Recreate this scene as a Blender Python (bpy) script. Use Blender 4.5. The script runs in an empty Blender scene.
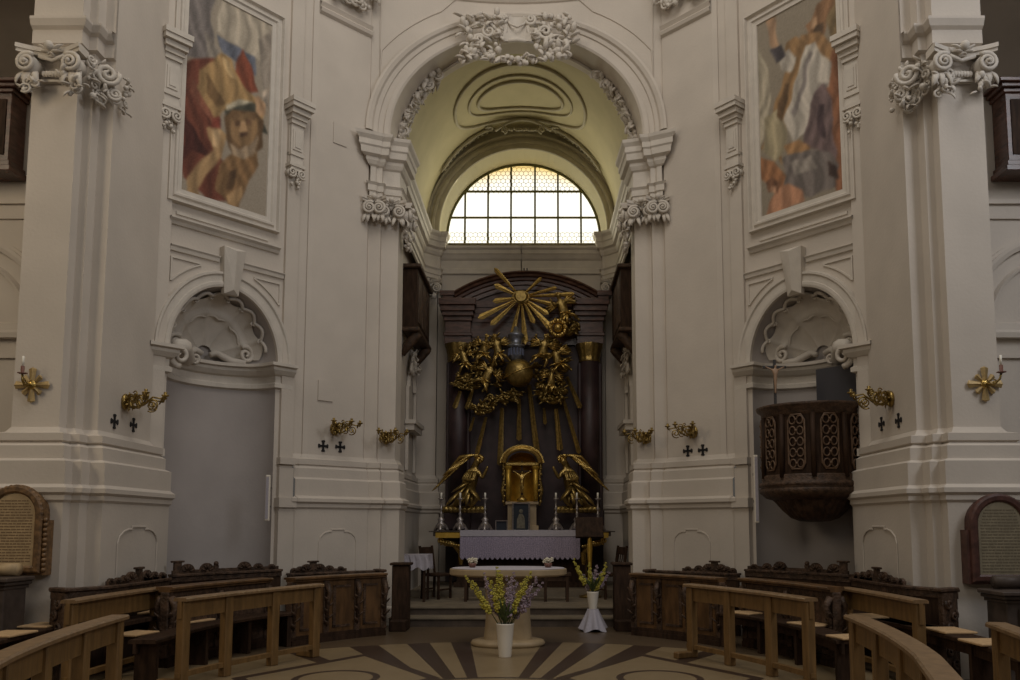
import bpy, bmesh, math, random
from mathutils import Vector, Matrix
R = math.radians; PI = math.pi
random.seed(7)
SC = bpy.context.scene
COL = SC.collection

# ------------------------------------------------------------------ camera, light, exposure
F = 820.0; PX = 536.0; HOR = 525.0
PITCH = math.atan(F / 8600.0); PY = HOR - F * math.tan(PITCH)
CX, CZ = 0.33, 1.6
cam_d = bpy.data.cameras.new('camera'); cam = bpy.data.objects.new('camera', cam_d); COL.objects.link(cam)
cam.location = (CX, 0, CZ); cam.rotation_euler = (PI / 2 + PITCH, 0, 0)
cam_d.sensor_width = 36; cam_d.sensor_fit = 'HORIZONTAL'
cam_d.lens = F / 1020 * 36
cam_d.shift_x = (510 - PX) / 1020; cam_d.shift_y = (PY - 340) / 1020
cam_d.clip_end = 200
SC.camera = cam
w = bpy.data.worlds.new('world'); SC.world = w; w.use_nodes = True
w.node_tree.nodes['Background'].inputs[0].default_value = (1.0, .93, .84, 1)
w.node_tree.nodes['Background'].inputs[1].default_value = 0.06
SC.view_settings.view_transform = 'Standard'; SC.view_settings.look = 'None'
SC.view_settings.gamma = 1; SC.view_settings.use_curve_mapping = False
SC.view_settings.exposure = -0.08

def area(name, loc, target, sx, sy, power, col=(1, .94, .86)):
    l = bpy.data.lights.new(name, 'AREA'); l.shape = 'RECTANGLE'; l.size = sx; l.size_y = sy
    l.energy = power; l.color = col
    o = bpy.data.objects.new(name, l); COL.objects.link(o); o.location = loc
    d = Vector(target) - Vector(loc); o.rotation_euler = d.to_track_quat('-Z', 'Y').to_euler()
    return o
area('dome_daylight', (0, 6.5, 13.8), (0, 8.5, 4), 7, 7, 445)
area('nave_fill_light', (0.6, -9, 9.5), (0, 12, 9.0), 7, 5, 205)  # added fill from behind the camera for the frontal pilasters, no window there
area('left_fill_light', (-9.0, 3.0, 7.5), (-3.5, 9.5, 3.5), 2, 4, 175, (1, .83, .60))  # added warm light for the front of the left pier, no window there
area('right_fill_light', (8.5, 3.0, 9.0), (-4.6, 9.6, 4.0), 3, 4, 290, (.95, .96, 1.0))  # added cool light for the left pier's returns, no window there
area('chancel_window_daylight', (0.03, 18.1, 8.7), (0, 13, 8.0), 3, 1.4, 32, (1, .95, .70))

# ------------------------------------------------------------------ pixel measurements -> metres
def M(u, v, Y):
    """world point seen at photo position (u, v) at depth Y"""
    a = (PY - v) / F
    Z = Y * (math.sin(PITCH) + a * math.cos(PITCH)) / (math.cos(PITCH) - a * math.sin(PITCH))
    X = (u - PX) / F * (Y * math.cos(PITCH) + Z * math.sin(PITCH))
    return Vector((X + CX, Y, Z + CZ))
def onwall(u, v, A, B):
    """(s, z) on the vertical plane through A->B hit by the sight line of photo position (u, v)"""
    d = M(u, v, 1.0) - Vector((CX, 0, CZ))
    ax, ay = A; bx, by = B; L = math.hypot(bx - ax, by - ay); ex, ey = (bx - ax) / L, (by - ay) / L
    # CX + t dx = ax + s ex ; t dy = ay + s ey
    det = d.x * (-ey) - (-ex) * d.y
    t = ((ax - CX) * (-ey) - (-ex) * (ay)) / det
    s = (d.x * ay - d.y * (ax - CX)) / det
    s = ((CX + t * d.x - ax) * ex + (t * d.y - ay) * ey)
    return s, CZ + t * d.z

# ------------------------------------------------------------------ materials
MATS = {}
def mat(name, col, rough=.7, metal=0, noise=0, nscale=8, bump=0, bscale=40, emis=None, estr=0, stretch=(1, 1, 1), spec=.5, col2=None):
    m = bpy.data.materials.new(name); m.use_nodes = True; nt = m.node_tree; b = nt.nodes['Principled BSDF']
    b.inputs['Base Color'].default_value = (*col, 1); b.inputs['Roughness'].default_value = rough
    b.inputs['Metallic'].default_value = metal; b.inputs['Specular IOR Level'].default_value = spec
    tc = nt.nodes.new('ShaderNodeTexCoord'); mp = nt.nodes.new('ShaderNodeMapping'); mp.inputs['Scale'].default_value = stretch
    nt.links.new(tc.outputs['Object'], mp.inputs[0])
    if noise or col2:
        n = nt.nodes.new('ShaderNodeTexNoise'); n.inputs['Scale'].default_value = nscale; n.inputs['Detail'].default_value = 5
        nt.links.new(mp.outputs[0], n.inputs[0])
        r = nt.nodes.new('ShaderNodeValToRGB')
        c2 = col2 or tuple(c * (1 - noise) for c in col); c1 = col if col2 else tuple(min(1, c * (1 + noise)) for c in col)
        r.color_ramp.elements[0].position = .35; r.color_ramp.elements[1].position = .65
        r.color_ramp.elements[0].color = (*c2, 1); r.color_ramp.elements[1].color = (*c1, 1)
        nt.links.new(n.outputs['Fac'], r.inputs[0]); nt.links.new(r.outputs[0], b.inputs['Base Color'])
    if bump:
        n2 = nt.nodes.new('ShaderNodeTexNoise'); n2.inputs['Scale'].default_value = bscale; nt.links.new(mp.outputs[0], n2.inputs[0])
        bp = nt.nodes.new('ShaderNodeBump'); bp.inputs['Strength'].default_value = bump; bp.inputs['Distance'].default_value = .02
        nt.links.new(n2.outputs['Fac'], bp.inputs['Height']); nt.links.new(bp.outputs[0], b.inputs['Normal'])
    if emis:
        b.inputs['Emission Color'].default_value = (*emis, 1); b.inputs['Emission Strength'].default_value = estr
    MATS[name] = m; return m
PLA = mat('plaster', (.565, .503, .433), .85, noise=.05, nscale=1.3, bump=.12, bscale=25)
STU = mat('stucco', (.58, .525, .455), .75, noise=.05, nscale=6, bump=.2, bscale=60)
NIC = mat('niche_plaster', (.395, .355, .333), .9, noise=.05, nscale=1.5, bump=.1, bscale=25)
VAU = mat('yellow_vault_plaster', (.47, .41, .245), .85, noise=.05, nscale=2)
REV = mat('window_lit_reveal', (.66, .60, .38), .8)  # lighter vault plaster: window light on the reveal painted into the colour
VST = mat('olive_stucco', (.42, .375, .27), .8, noise=.08, nscale=5)
OAK = mat('light_oak', (.175, .098, .034), .45, noise=.22, nscale=3, stretch=(6, 6, 1), bump=.1, bscale=20)
OAKT = mat('oak_rail_top', (.205, .125, .060), .4, noise=.18, nscale=3, stretch=(6, 6, 1))
DRK = mat('dark_walnut', (.040, .022, .013), .65, spec=.15, noise=.35, nscale=4, stretch=(5, 5, 1), bump=.15, bscale=30)
DRK2 = mat('carved_walnut', (.070, .040, .024), .55, spec=.35, noise=.45, nscale=14, bump=.6, bscale=40)
MIDW = mat('panel_walnut', (.115, .058, .022), .42, noise=.35, nscale=3, stretch=(4, 4, 1))
RED = mat('red_marble_wood', (.085, .040, .027), .27, noise=.35, nscale=5, stretch=(1, 1, 4))
REDD = mat('dark_red_panel', (.040, .021, .022), .5, noise=.3, nscale=4)
GOLD = mat('gilding', (.50, .34, .105), .27, metal=.9, noise=.2, nscale=20, bump=.3, bscale=50)
GOLDB = mat('old_gilding', (.30, .205, .065), .32, metal=.8, noise=.3, nscale=20, bump=.3, bscale=40)
GOLDY = mat('gold_leaf_cloth', (.55, .34, .055), .4, metal=.6, noise=.15, nscale=10)
IRON = mat('black_iron', (.03, .025, .022), .5)
WHITE = mat('white_porcelain', (.74, .68, .58), .35)
LINEN = mat('white_linen', (.42, .39, .43), .85, noise=.05, nscale=30)
LACE = mat('lilac_lace', (.30, .255, .33), .9, noise=.35, nscale=60)
CAND = mat('candle_wax', (.80, .76, .66), .5)
SILV = mat('silver', (.38, .34, .32), .35, metal=.75, noise=.2, nscale=30)
STEP = mat('sandstone_step', (.19, .152, .105), .55, noise=.15, nscale=4)
CARP = mat('dark_step_edge', (.07, .05, .036), .6, noise=.2, nscale=8)
ALT = mat('altar_stone', (.37, .275, .16), .5, noise=.12, nscale=5)
PAPER = mat('woven_seat_mat', (.50, .33, .17), .85, noise=.1, nscale=30)
SLATE = mat('dark_stone', (.07, .052, .042), .5, spec=.3, noise=.3, nscale=6)

# ------------------------------------------------------------------ mesh builder
class MB:
    def __init__(s): s.v = []; s.f = []; s.m = []; s.sm = []; s.T = Matrix.Identity(4)
    def add(s, vs, fs, sm=False, mi=0):
        o = len(s.v); s.v += [tuple(s.T @ Vector(p)) for p in vs]
        flip = s.T.to_3x3().determinant() < 0
        for f in fs:
            f = [i + o for i in f]
            if flip: f.reverse()
            s.f.append(f); s.m.append(mi); s.sm.append(sm)
        return s
    def box(s, a, b, mi=0, bev=0):
        x0, y0, z0 = a; x1, y1, z1 = b
        x0, x1 = min(x0, x1), max(x0, x1); y0, y1 = min(y0, y1), max(y0, y1); z0, z1 = min(z0, z1), max(z0, z1)
        if bev > 0:
            bev = min(bev, .45 * min(x1 - x0, y1 - y0, z1 - z0))
            bm = bmesh.new(); bmesh.ops.create_cube(bm, size=1)
            for v in bm.verts:
                v.co = Vector(((x0 + x1) / 2 + v.co.x * (x1 - x0), (y0 + y1) / 2 + v.co.y * (y1 - y0), (z0 + z1) / 2 + v.co.z * (z1 - z0)))
            bmesh.ops.bevel(bm, geom=bm.edges[:], offset=bev, segments=1, affect='EDGES')
            bm.verts.index_update()
            s.add([v.co for v in bm.verts], [[v.index for v in f.verts] for f in bm.faces], False, mi); bm.free(); return s
        vs = [(x0, y0, z0), (x1, y0, z0), (x1, y1, z0), (x0, y1, z0), (x0, y0, z1), (x1, y0, z1), (x1, y1, z1), (x0, y1, z1)]
        return s.add(vs, [[0, 3, 2, 1], [4, 5, 6, 7], [0, 1, 5, 4], [1, 2, 6, 5], [2, 3, 7, 6], [3, 0, 4, 7]], False, mi)
    def beam(s, a, b, wx, wz, mi=0, up=(0, 0, 1), bev=0):
        a = Vector(a); b = Vector(b); d = b - a; L = d.length; d.normalize(); up = Vector(up)
        x = d.cross(up); x = x.normalized() if x.length > 1e-5 else Vector((1, 0, 0)); z = x.cross(d)
        T = s.T; m = Matrix((( x.x, d.x, z.x, a.x), (x.y, d.y, z.y, a.y), (x.z, d.z, z.z, a.z), (0, 0, 0, 1)))
        s.T = T @ m; s.box((-wx / 2, 0, -wz / 2), (wx / 2, L, wz / 2), mi, bev); s.T = T; return s
    def tube(s, pts, rad, n=8, sm=True, mi=0, closed=False, flat=1.0):
        pts = [Vector(p) for p in pts]; k = len(pts)
        rs = rad if isinstance(rad, (list, tuple)) else [rad] * k
        vs = []; nrm = None
        for i in range(k):
            if closed: d = pts[(i + 1) % k] - pts[i - 1]
            else: d = pts[min(i + 1, k - 1)] - pts[max(i - 1, 0)]
            d = d.normalized() if d.length > 1e-9 else Vector((0, 0, 1))
            if nrm is None:
                nrm = d.cross(Vector((0, 0, 1)));
                if nrm.length < 1e-3: nrm = d.cross(Vector((0, 1, 0)))
                nrm.normalize()
            else:
                nrm = nrm - d * nrm.dot(d); nrm = nrm.normalized() if nrm.length > 1e-6 else d.orthogonal().normalized()
            b = d.cross(nrm)
            for j in range(n):
                t = 2 * PI * j / n; vs.append(pts[i] + (nrm * math.cos(t) + b * math.sin(t) * flat) * rs[i])
        fs = []
        for i in range(k if closed else k - 1):
            for j in range(n):
                a = i * n + j; b2 = i * n + (j + 1) % n; c = ((i + 1) % k) * n + (j + 1) % n; e = ((i + 1) % k) * n + j
                fs.append([a, b2, c, e])
        if not closed: fs += [list(range(n))[::-1], [(k - 1) * n + j for j in range(n)]]
        return s.add(vs, fs, sm, mi)
    def lathe(s, prof, c=(0, 0, 0), n=24, sm=True, mi=0, sx=1, sy=1, a0=0, a1=2 * PI, flute=None):
        full = abs(a1 - a0 - 2 * PI) < 1e-6; cols = n if full else n + 1
        vs = []
        for j in range(cols):
            t = a0 + (a1 - a0) * j / n
            for (r, z) in prof:
                rr = r * (flute(t, z) if flute else 1)
                vs.append((c[0] + rr * math.cos(t) * sx, c[1] + rr * math.sin(t) * sy, c[2] + z))
        k = len(prof); fs = []
        for j in range(n):
            for i in range(k - 1):
                a = j * k + i; b = ((j + 1) % cols) * k + i
                fs.append([a, b, b + 1, a + 1])
        return s.add(vs, fs, sm, mi)
    def ball(s, c, r, n=10, mi=0, sc=(1, 1, 1)):
        prof = [(max(1e-4, r * math.sin(PI * i / (n // 2 + 1))), -r * math.cos(PI * i / (n // 2 + 1))) for i in range(n // 2 + 2)]
        T = s.T; s.T = T @ Matrix.Translation(c) @ Matrix.Diagonal((*sc, 1)); s.lathe(prof, n=n, mi=mi); s.T = T; return s
    def prism(s, poly, y0, y1, mi=0):
        """outline in local x,z pushed from y0 to y1"""
        n = len(poly); ar = sum(poly[i][0] * poly[(i + 1) % n][1] - poly[(i + 1) % n][0] * poly[i][1] for i in range(n))
        if ar < 0: poly = poly[::-1]
        vs = [(x, y0, z) for x, z in poly] + [(x, y1, z) for x, z in poly]
        fs = [list(range(n)), [2 * n - 1 - i for i in range(n)]] + [[(i + 1) % n, i, n + i, n + (i + 1) % n] for i in range(n)]
        return s.add(vs, fs, False, mi)
    def plan(s, pts, prof, sm=False, mi=0, closed=False):
        """profile (outward, z) swept along a ground-plan line, church interior on the right-hand side"""
        n = len(pts); k = len(prof); vs = []
        for i in range(n):
            def nr(a, b):
                dx, dy = b[0] - a[0], b[1] - a[1]; L = math.hypot(dx, dy) or 1; return (dy / L, -dx / L)
            ns = []
            if i > 0 or closed: ns.append(nr(pts[i - 1], pts[i]))
            if i < n - 1 or closed: ns.append(nr(pts[i], pts[(i + 1) % n]))
            mx = sum(a[0] for a in ns); my = sum(a[1] for a in ns); L = math.hypot(mx, my) or 1; mx /= L; my /= L
            c = max(.35, mx * ns[0][0] + my * ns[0][1])
            for d, z in prof: vs.append((pts[i][0] + mx * d / c, pts[i][1] + my * d / c, z))
        fs = []
        for i in range(n if closed else n - 1):
            for j in range(k - 1):
                a = i * k + j; b = ((i + 1) % n) * k + j
                fs.append([a, b, b + 1, a + 1])
        return s.add(vs, fs, sm, mi)
    def strip(s, path, prof, closed=False, sm=False, mi=0, warp=None):
        """moulding on a wall: path (x,z); profile (sideways, protrusion towards -y)"""
        n = len(path); k = len(prof); vs = []
        for i in range(n):
            def nr(a, b):
                dx, dy = b[0] - a[0], b[1] - a[1]; L = math.hypot(dx, dy) or 1; return (-dy / L, dx / L)
            ns = []
            if i > 0 or closed: ns.append(nr(path[i - 1], path[i]))
            if i < n - 1 or closed: ns.append(nr(path[i], path[(i + 1) % n]))
            mx = sum(a[0] for a in ns); my = sum(a[1] for a in ns); L = math.hypot(mx, my) or 1; mx /= L; my /= L
            c = max(.4, mx * ns[0][0] + my * ns[0][1])
            for d, h in prof:
                x = path[i][0] + mx * d / c; z = path[i][1] + my * d / c
                y = warp(x) if warp else 0
                vs.append((x, y - h, z))
        fs = []
        for i in range(n if closed else n - 1):
            for j in range(k - 1):
                a = i * k + j; b = ((i + 1) % n) * k + j
                fs.append([a, a + 1, b + 1, b])
        return s.add(vs, fs, sm, mi)
    def build(s, name, mats, parent=None, mods=None):
        me = bpy.data.meshes.new(name); me.from_pydata(s.v, [], s.f); me.update()
        ms = mats if isinstance(mats, (list, tuple)) else [mats]
        for m in ms: me.materials.append(m)
        me.polygons.foreach_set('material_index', s.m); me.polygons.foreach_set('use_smooth', s.sm); me.update()
        o = bpy.data.objects.new(name, me); COL.objects.link(o)
        if parent:
            o.parent = parent; o.matrix_parent_inverse = Matrix.Translation(parent.location).inverted() if False else Matrix.Identity(4)
        return o

def tag(o, label=None, cat=None, group=None, kind=None):
    if label: o['label'] = label
    if cat: o['category'] = cat
    if group: o['group'] = group
    if kind: o['kind'] = kind
    return o
def thing(name, loc, label, cat, group=None, rz=0):
    o = bpy.data.objects.new(name, None); COL.objects.link(o); o.location = loc; o.rotation_euler = (0, 0, rz)
    o.empty_display_size = .1
    return tag(o, label, cat, group)
def struct(mb, name, mats, label=None):
    o = mb.build(name, mats); o['kind'] = 'structure'
    if label: o['label'] = label
    return o
def wmb(loc=(0, 0, 0), rz=0):
    """builder whose input is in world metres and whose output is local to a thing at loc / rz"""
    b = MB(); b.T = (Matrix.Translation(loc) @ Matrix.Rotation(rz, 4, 'Z')).inverted(); return b
def copy_tree(o, loc=None, rz=None, label=None, parent=None, group=None):
    c = o.copy(); COL.objects.link(c); c.parent = parent
    if loc is not None: c.location = loc
    if rz is not None: c.rotation_euler = (0, 0, rz)
    if label: c['label'] = label
    if group: c['group'] = group
    for ch in o.children: copy_tree(ch, parent=c)
    return c
def arc(cx, cz, r, a0, a1, n=24, rz=None):
    rz = rz or r
    return [(cx + r * math.cos(a0 + (a1 - a0) * i / n), cz + rz * math.sin(a0 + (a1 - a0) * i / n)) for i in range(n + 1)]
def spiral(c, r, turns, ex, ez, a0=0, hand=1, n=26, grow=.12, lift=(0, 0, 0)):
    """points of a volute in the plane ex, ez, from the eye out"""
    c = Vector(c); ex = Vector(ex); ez = Vector(ez); lf = Vector(lift); P = []
    for i in range(n + 1):
        t = i / n; a = a0 + hand * turns * 2 * PI * t; q = r * (grow + (1 - grow) * t)
        P.append(c + ex * q * math.cos(a) + ez * q * math.sin(a) + lf * (1 - t))
    return P
# ================================================================== SETTING
MIR = Matrix.Diagonal((-1, 1, 1, 1))
def X3(u, Y): return M(u, 300, Y).x
A0, A1 = X3(19, 9.0), X3(66, 9.0)
B1 = X3(82, 9.14); C1 = X3(104, 9.30)
E1 = X3(156, 10.6)
D0 = (E1 - .05, 10.66); D1 = (X3(294, 12.3), 12.3)
G0 = (X3(312, 12.5), 12.5); G1 = (X3(366, 13.2), 13.2)
G0m = (X3(306, 12.47), 12.47)
BASE = [(.15, 0), (.15, .27), (.10, .30), (.10, 1.84), (.13, 1.87), (.13, 1.92), (.17, 1.95), (.17, 2.00), (.11, 2.04), (.11, 2.29),
        (.08, 2.32), (.08, 2.46), (.05, 2.50), (.07, 2.52), (.07, 2.60), (.03, 2.62), (.0, 2.68)]
near_plan = [(-9.0, 9.75), (A0, 9.75), (A0, 9.0), (A1, 9.0), (A1, 9.14), (B1, 9.14), (B1, 9.30), (C1, 9.30), (E1, 10.6), (E1 - .12, 10.62)]
mid_plan = [D1, (D1[0] + .02, D1[1] + .06), G0m, (G0m[0] + .01, G0m[1] - .02), G0, G1, (G1[0], G1[1] + .08), (-2.27, 13.30), (-2.27, 13.40), (-2.0, 13.48), (-2.0, 14.0)]
ch_plan = [(-2.0, 13.9), (-2.3, 13.95), (-2.3, 17.88), (-1.87, 17.88), (-1.87, 18.0), (0.0, 18.0)]
SIDE = [('left', 1), ('right', -1)]
def sides():
    for nm, s in SIDE:
        b = MB()
        if s < 0: b.T = MIR.copy()
        yield nm, s, b

# floor with radial inlay
FLC = (-.07, 6.9)
def floor_material():
    m = bpy.data.materials.new('inlaid_stone_floor'); m.use_nodes = True; nt = m.node_tree; b = nt.nodes['Principled BSDF']
    b.inputs['Roughness'].default_value = .38
    N = nt.nodes.new; L = nt.links.new
    tc = N('ShaderNodeTexCoord'); sp = N('ShaderNodeSeparateXYZ'); L(tc.outputs['Object'], sp.inputs[0])
    def mt(op, a, b2=None, c=None):
        n = N('ShaderNodeMath'); n.operation = op
        for i, q in enumerate((a, b2, c)):
            if q is None: continue
            if isinstance(q, (int, float)): n.inputs[i].default_value = q
            else: L(q, n.inputs[i])
        return n.outputs[0]
    x, y = sp.outputs[0], sp.outputs[1]
    r = mt('SQRT', mt('ADD', mt('MULTIPLY', x, x), mt('MULTIPLY', y, y)))
    th = mt('ABSOLUTE', mt('MULTIPLY', mt('ARCTAN2', x, y), 180 / PI))
    def band(v, lo, hi): return mt('MULTIPLY', mt('GREATER_THAN', v, lo), mt('LESS_THAN', v, hi))
    rays = mt('ADD', mt('ADD', band(th, 6.3, 9.6), band(th, 13.2, 17.0)), mt('ADD', band(th, 21.8, 26.6), band(th, 34, 37)))
    rays = mt('MULTIPLY', rays, band(r, 1.95, 4.6))
    ring = band(r, 1.88, 1.96)
    # oval medallions between the rays at the sides
    def oval(cx, cy, rx, ry, rot):
        c, s_ = math.cos(rot), math.sin(rot)
        ax = mt('SUBTRACT', mt('ABSOLUTE', x), cx); ay = mt('SUBTRACT', y, cy)
        u_ = mt('DIVIDE', mt('ADD', mt('MULTIPLY', ax, c), mt('MULTIPLY', ay, s_)), rx)
        v_ = mt('DIVIDE', mt('SUBTRACT', mt('MULTIPLY', ay, c), mt('MULTIPLY', ax, s_)), ry)
        return mt('SQRT', mt('ADD', mt('MULTIPLY', u_, u_), mt('MULTIPLY', v_, v_)))
    o1 = oval(1.70, 1.9, .38, .40, 0)
    med = band(o1, 1.0, 1.2)
    dx_ = mt('DIVIDE', mt('ABSOLUTE', mt('SUBTRACT', mt('ABSOLUTE', x), 1.70)), .95); dy_ = mt('DIVIDE', mt('ABSOLUTE', mt('SUBTRACT', y, 1.9)), 1.45)
    dm_ = mt('ADD', dx_, dy_); diam = band(dm_, 1.0, 1.16)
    d = mt('MINIMUM', mt('ADD', rays, ring), 1.0)
    d = mt('MULTIPLY', d, mt('GREATER_THAN', dm_, 1.0))
    d = mt('MINIMUM', mt('ADD', d, mt('ADD', med, diam)), 1.0)
    d = mt('MAXIMUM', d, mt('MULTIPLY', mt('GREATER_THAN', r, 4.6), .72))
    n = N('ShaderNodeTexNoise'); n.inputs['Scale'].default_value = 3.5; n.inputs['Detail'].default_value = 6; L(tc.outputs['Object'], n.inputs[0])
    mx = N('ShaderNodeMix'); mx.data_type = 'RGBA'; mx.inputs[6].default_value = (.26, .192, .108, 1); mx.inputs[7].default_value = (.050, .029, .019, 1)
    L(d, mx.inputs[0])
    m2 = N('ShaderNodeMix'); m2.data_type = 'RGBA'; m2.blend_type = 'MULTIPLY'; m2.inputs[0].default_value = .45
    L(mx.outputs[2], m2.inputs[6]); rp = N('ShaderNodeValToRGB'); rp.color_ramp.elements[0].color = (.55, .5, .45, 1); L(n.outputs['Fac'], rp.inputs[0]); L(rp.outputs[0], m2.inputs[7])
    L(m2.outputs[2], b.inputs['Base Color'])
    return m
FLOOR = floor_material()
b = MB(); b.T = Matrix.Translation((-FLC[0], -FLC[1], 0)); b.box((-9, -10, -.2), (9, 14.3, 0))
fl = struct(b, 'floor', FLOOR); fl.location = (FLC[0], FLC[1], 0)
b = MB()
b.box((-1.99, 13.15, 0), (1.99, 13.6, .12), 1); b.box((-1.99, 13.12, .12), (1.99, 13.6, .145)); b.box((-1.99, 13.55, 0), (1.99, 18, .25), 1); b.box((-1.99, 13.52, .25), (1.99, 18, .275))
struct(b, 'trim_1', [STEP, CARP], 'stone steps up into the chancel')
b = MB(); b.box((-2.3, 14.0, -.2), (2.3, 18.0, .28)); b.box((-2.0, 15.3, .28), (2.1, 18, .40))
struct(b, 'floor_chancel', STEP, 'raised stone floor of the chancel')

TOP = 12.6
for nm, s, b in sides():
    b.plan(near_plan[1:], [(.26, 0), (.26, .27), (.21, .30), (.21, 1.84), (.235, 1.87), (.235, 1.92), (.265, 1.95), (.265, 2.0), (.22, 2.04), (.22, 2.29), (.16, 2.32), (.16, 2.46), (.10, 2.50), (.13, 2.52), (.13, 2.60), (.04, 2.62), (0, 2.68), (0, TOP)]); b.plan(near_plan[:2], BASE + [(0, 6.9)])
    b.box((-9, 12.6, 0), (A0 - .02, 12.7, 8.6)); b.box((-9, 9.76, 8.5), (A0 - .02, 12.7, 8.6)); b.box((A0 - .02, 9.8, 0), (A0 + .05, 12.7, TOP)); b.box((-9, 9.76, 6.8), (A0 - .02, 12.7, 6.9)); b.box((-9, 9.7, 8.3), (A0 - .02, 9.8, TOP))
    # entablature blocks over the giant pilaster: architrave moulding and cornice fascia
    arch_p = [(0, 7.10), (.05, 7.12), (.05, 7.28), (.09, 7.31), (.12, 7.38), (.12, 7.41), (.04, 7.43), (.04, 8.3)]
    b.plan(near_plan[2:8], arch_p)
    
    struct(b, 'wall_' + nm + '_near_pier', PLA, 'stepped plaster pier at the %s of the crossing' % nm)
for nm, s, b in sides():
    b.plan(mid_plan, BASE + [(0, 8.0)]); b.plan(mid_plan[5:], [(0, 8.0), (0, 8.17)])
    b.plan(mid_plan[:6] + [(G1[0], G1[1] + .3)], [(0, 8.0), (0, TOP)])
    b.plan(mid_plan[4:6], [(0, 9.82), (.05, 9.85), (.07, 9.90), (.03, 9.94), (.07, 10.0), (0, 10.04)])
    struct(b, 'wall_' + nm + '_far_pier', PLA, 'plaster pier beside the chancel arch, %s side' % nm)
for nm, s, b in sides():
    b.plan(ch_plan[:5], BASE + [(0, 8.17)]); b.plan(ch_plan[3:], BASE + [(0, 7.60)])
    struct(b, 'wall_' + nm + '_chancel', PLA, 'chancel wall with flat pilaster, %s half' % nm)
# side bays left and right of the piers: arched recess, impost, dark gallery window frame
for nm, s, b in sides():
    T0 = b.T.copy(); b.T = T0 @ Matrix.Translation((0, 9.75, 0))
    x0 = A0 - .02
    cx, cz = x0 - 1.16, 4.0
    b.strip(arc(cx, cz, 1.02, 0, PI / 2, 20), [(0, 0), (0, .05), (-.05, .07), (-.09, .07), (-.09, .04), (-.13, .04), (-.13, 0)])
    b.strip(arc(cx, cz, .80, 0, PI / 2, 20), [(0, 0), (0, .04), (-.03, .05), (-.06, 0)])
    b.strip([(x0, 3.92), (x0 - 1.5, 3.92)], [(0.08, 0), (.08, .09), (.02, .10), (-.02, .06), (-.10, .05), (-.12, 0)])
    b.strip([(x0, 3.62), (x0 - 1.5, 3.62)], [(0.02, 0), (.02, .04), (-.02, .04), (-.02, 0)])
    b.strip([(x0, 5.55), (x0 - 2, 5.55)], [(0.03, 0), (.03, .04), (-.03, .03), (-.03, 0)])
    b.strip([(x0 - .12, 4.1), (x0 - .12, 5.35), (x0 - 1.4, 5.35)], [(-.02, 0), (-.02, .03), (.02, .03), (.02, 0)])
    struct(b, 'trim_%d' % (2 if s > 0 else 3), PLA, 'arched stucco moulding of the %s side bay' % nm)

# ---- diagonal bays with shell niche
LEN = math.hypot(D1[0] - D0[0], D1[1] - D0[1]); ANG = math.atan2(D1[1] - D0[1], D1[0] - D0[0])
DT = Matrix.Translation((D0[0], D0[1], 0)) @ Matrix.Rotation(ANG, 4, 'Z')     # local x along wall, y into the wall
sl, zi = onwall(168, 345, D0, D1); sr, zr = onwall(276, 368, D0, D1); _, zap = onwall(222, 287, D0, D1)
NC = (sl + sr) / 2; NR = (sr - sl) / 2; ZS = (zi + zr) / 2 ; NZ = zap - ZS
print('niche', D0, D1, LEN, sl, sr, NC, NR, ZS, zap)
def DW(u, v): return onwall(u, v, D0, D1)
nprof = arc(0, 0, 1, 0, PI, 24)
for nm, s, b in sides():
    b.T = b.T @ DT
    # wall face with arched opening
    ya = 0
    b.box((-.15, 0, 0), (NC - NR, .15, ZS)); b.box((NC + NR, 0, 0), (LEN + .02, .15, ZS))
    P = arc(NC, ZS, NR, PI, 0, 24, NZ)
    for i in range(24):
        (xa, za), (xb, zb) = P[i], P[i + 1]
        b.add([(xa, 0, za), (xb, 0, zb), (xb, 0, 6.2), (xa, 0, 6.2)], [[0, 1, 2, 3]])
    b.add([(-.15, 0, ZS), (NC - NR, 0, ZS), (NC - NR, 0, 6.2), (-.15, 0, 6.2)], [[0, 1, 2, 3]])
    b.add([(NC + NR, 0, ZS), (LEN + .02, 0, ZS), (LEN + .02, 0, 6.2), (NC + NR, 0, 6.2)], [[0, 1, 2, 3]])
    b.box((-.15, 0, 6.2), (LEN + .05, .15, TOP))
    # small-order pilasters at both ends
    for xa, xb in ((-.05, .16), (LEN - .20, LEN + .02)):
        b.T = b.T @ Matrix.Identity(4)
        b.box((xa, -.05, 0), (xb, 0, 11.0)); b.box((xa - .02, -.09, 0), (xb + .02, 0, 1.86)); b.box((xa - .04, -.13, 1.86), (xb + .04, 0, 2.0))
        b.box((xa - .01, -.07, 2.0), (xb + .01, 0, 2.45)); b.box((xa - .02, -.10, 2.5), (xb + .02, 0, 2.6))
    struct(b, 'wall_%s_diagonal' % nm, PLA, 'diagonal wall bay with tall round-headed niche, %s side' % nm)
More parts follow.
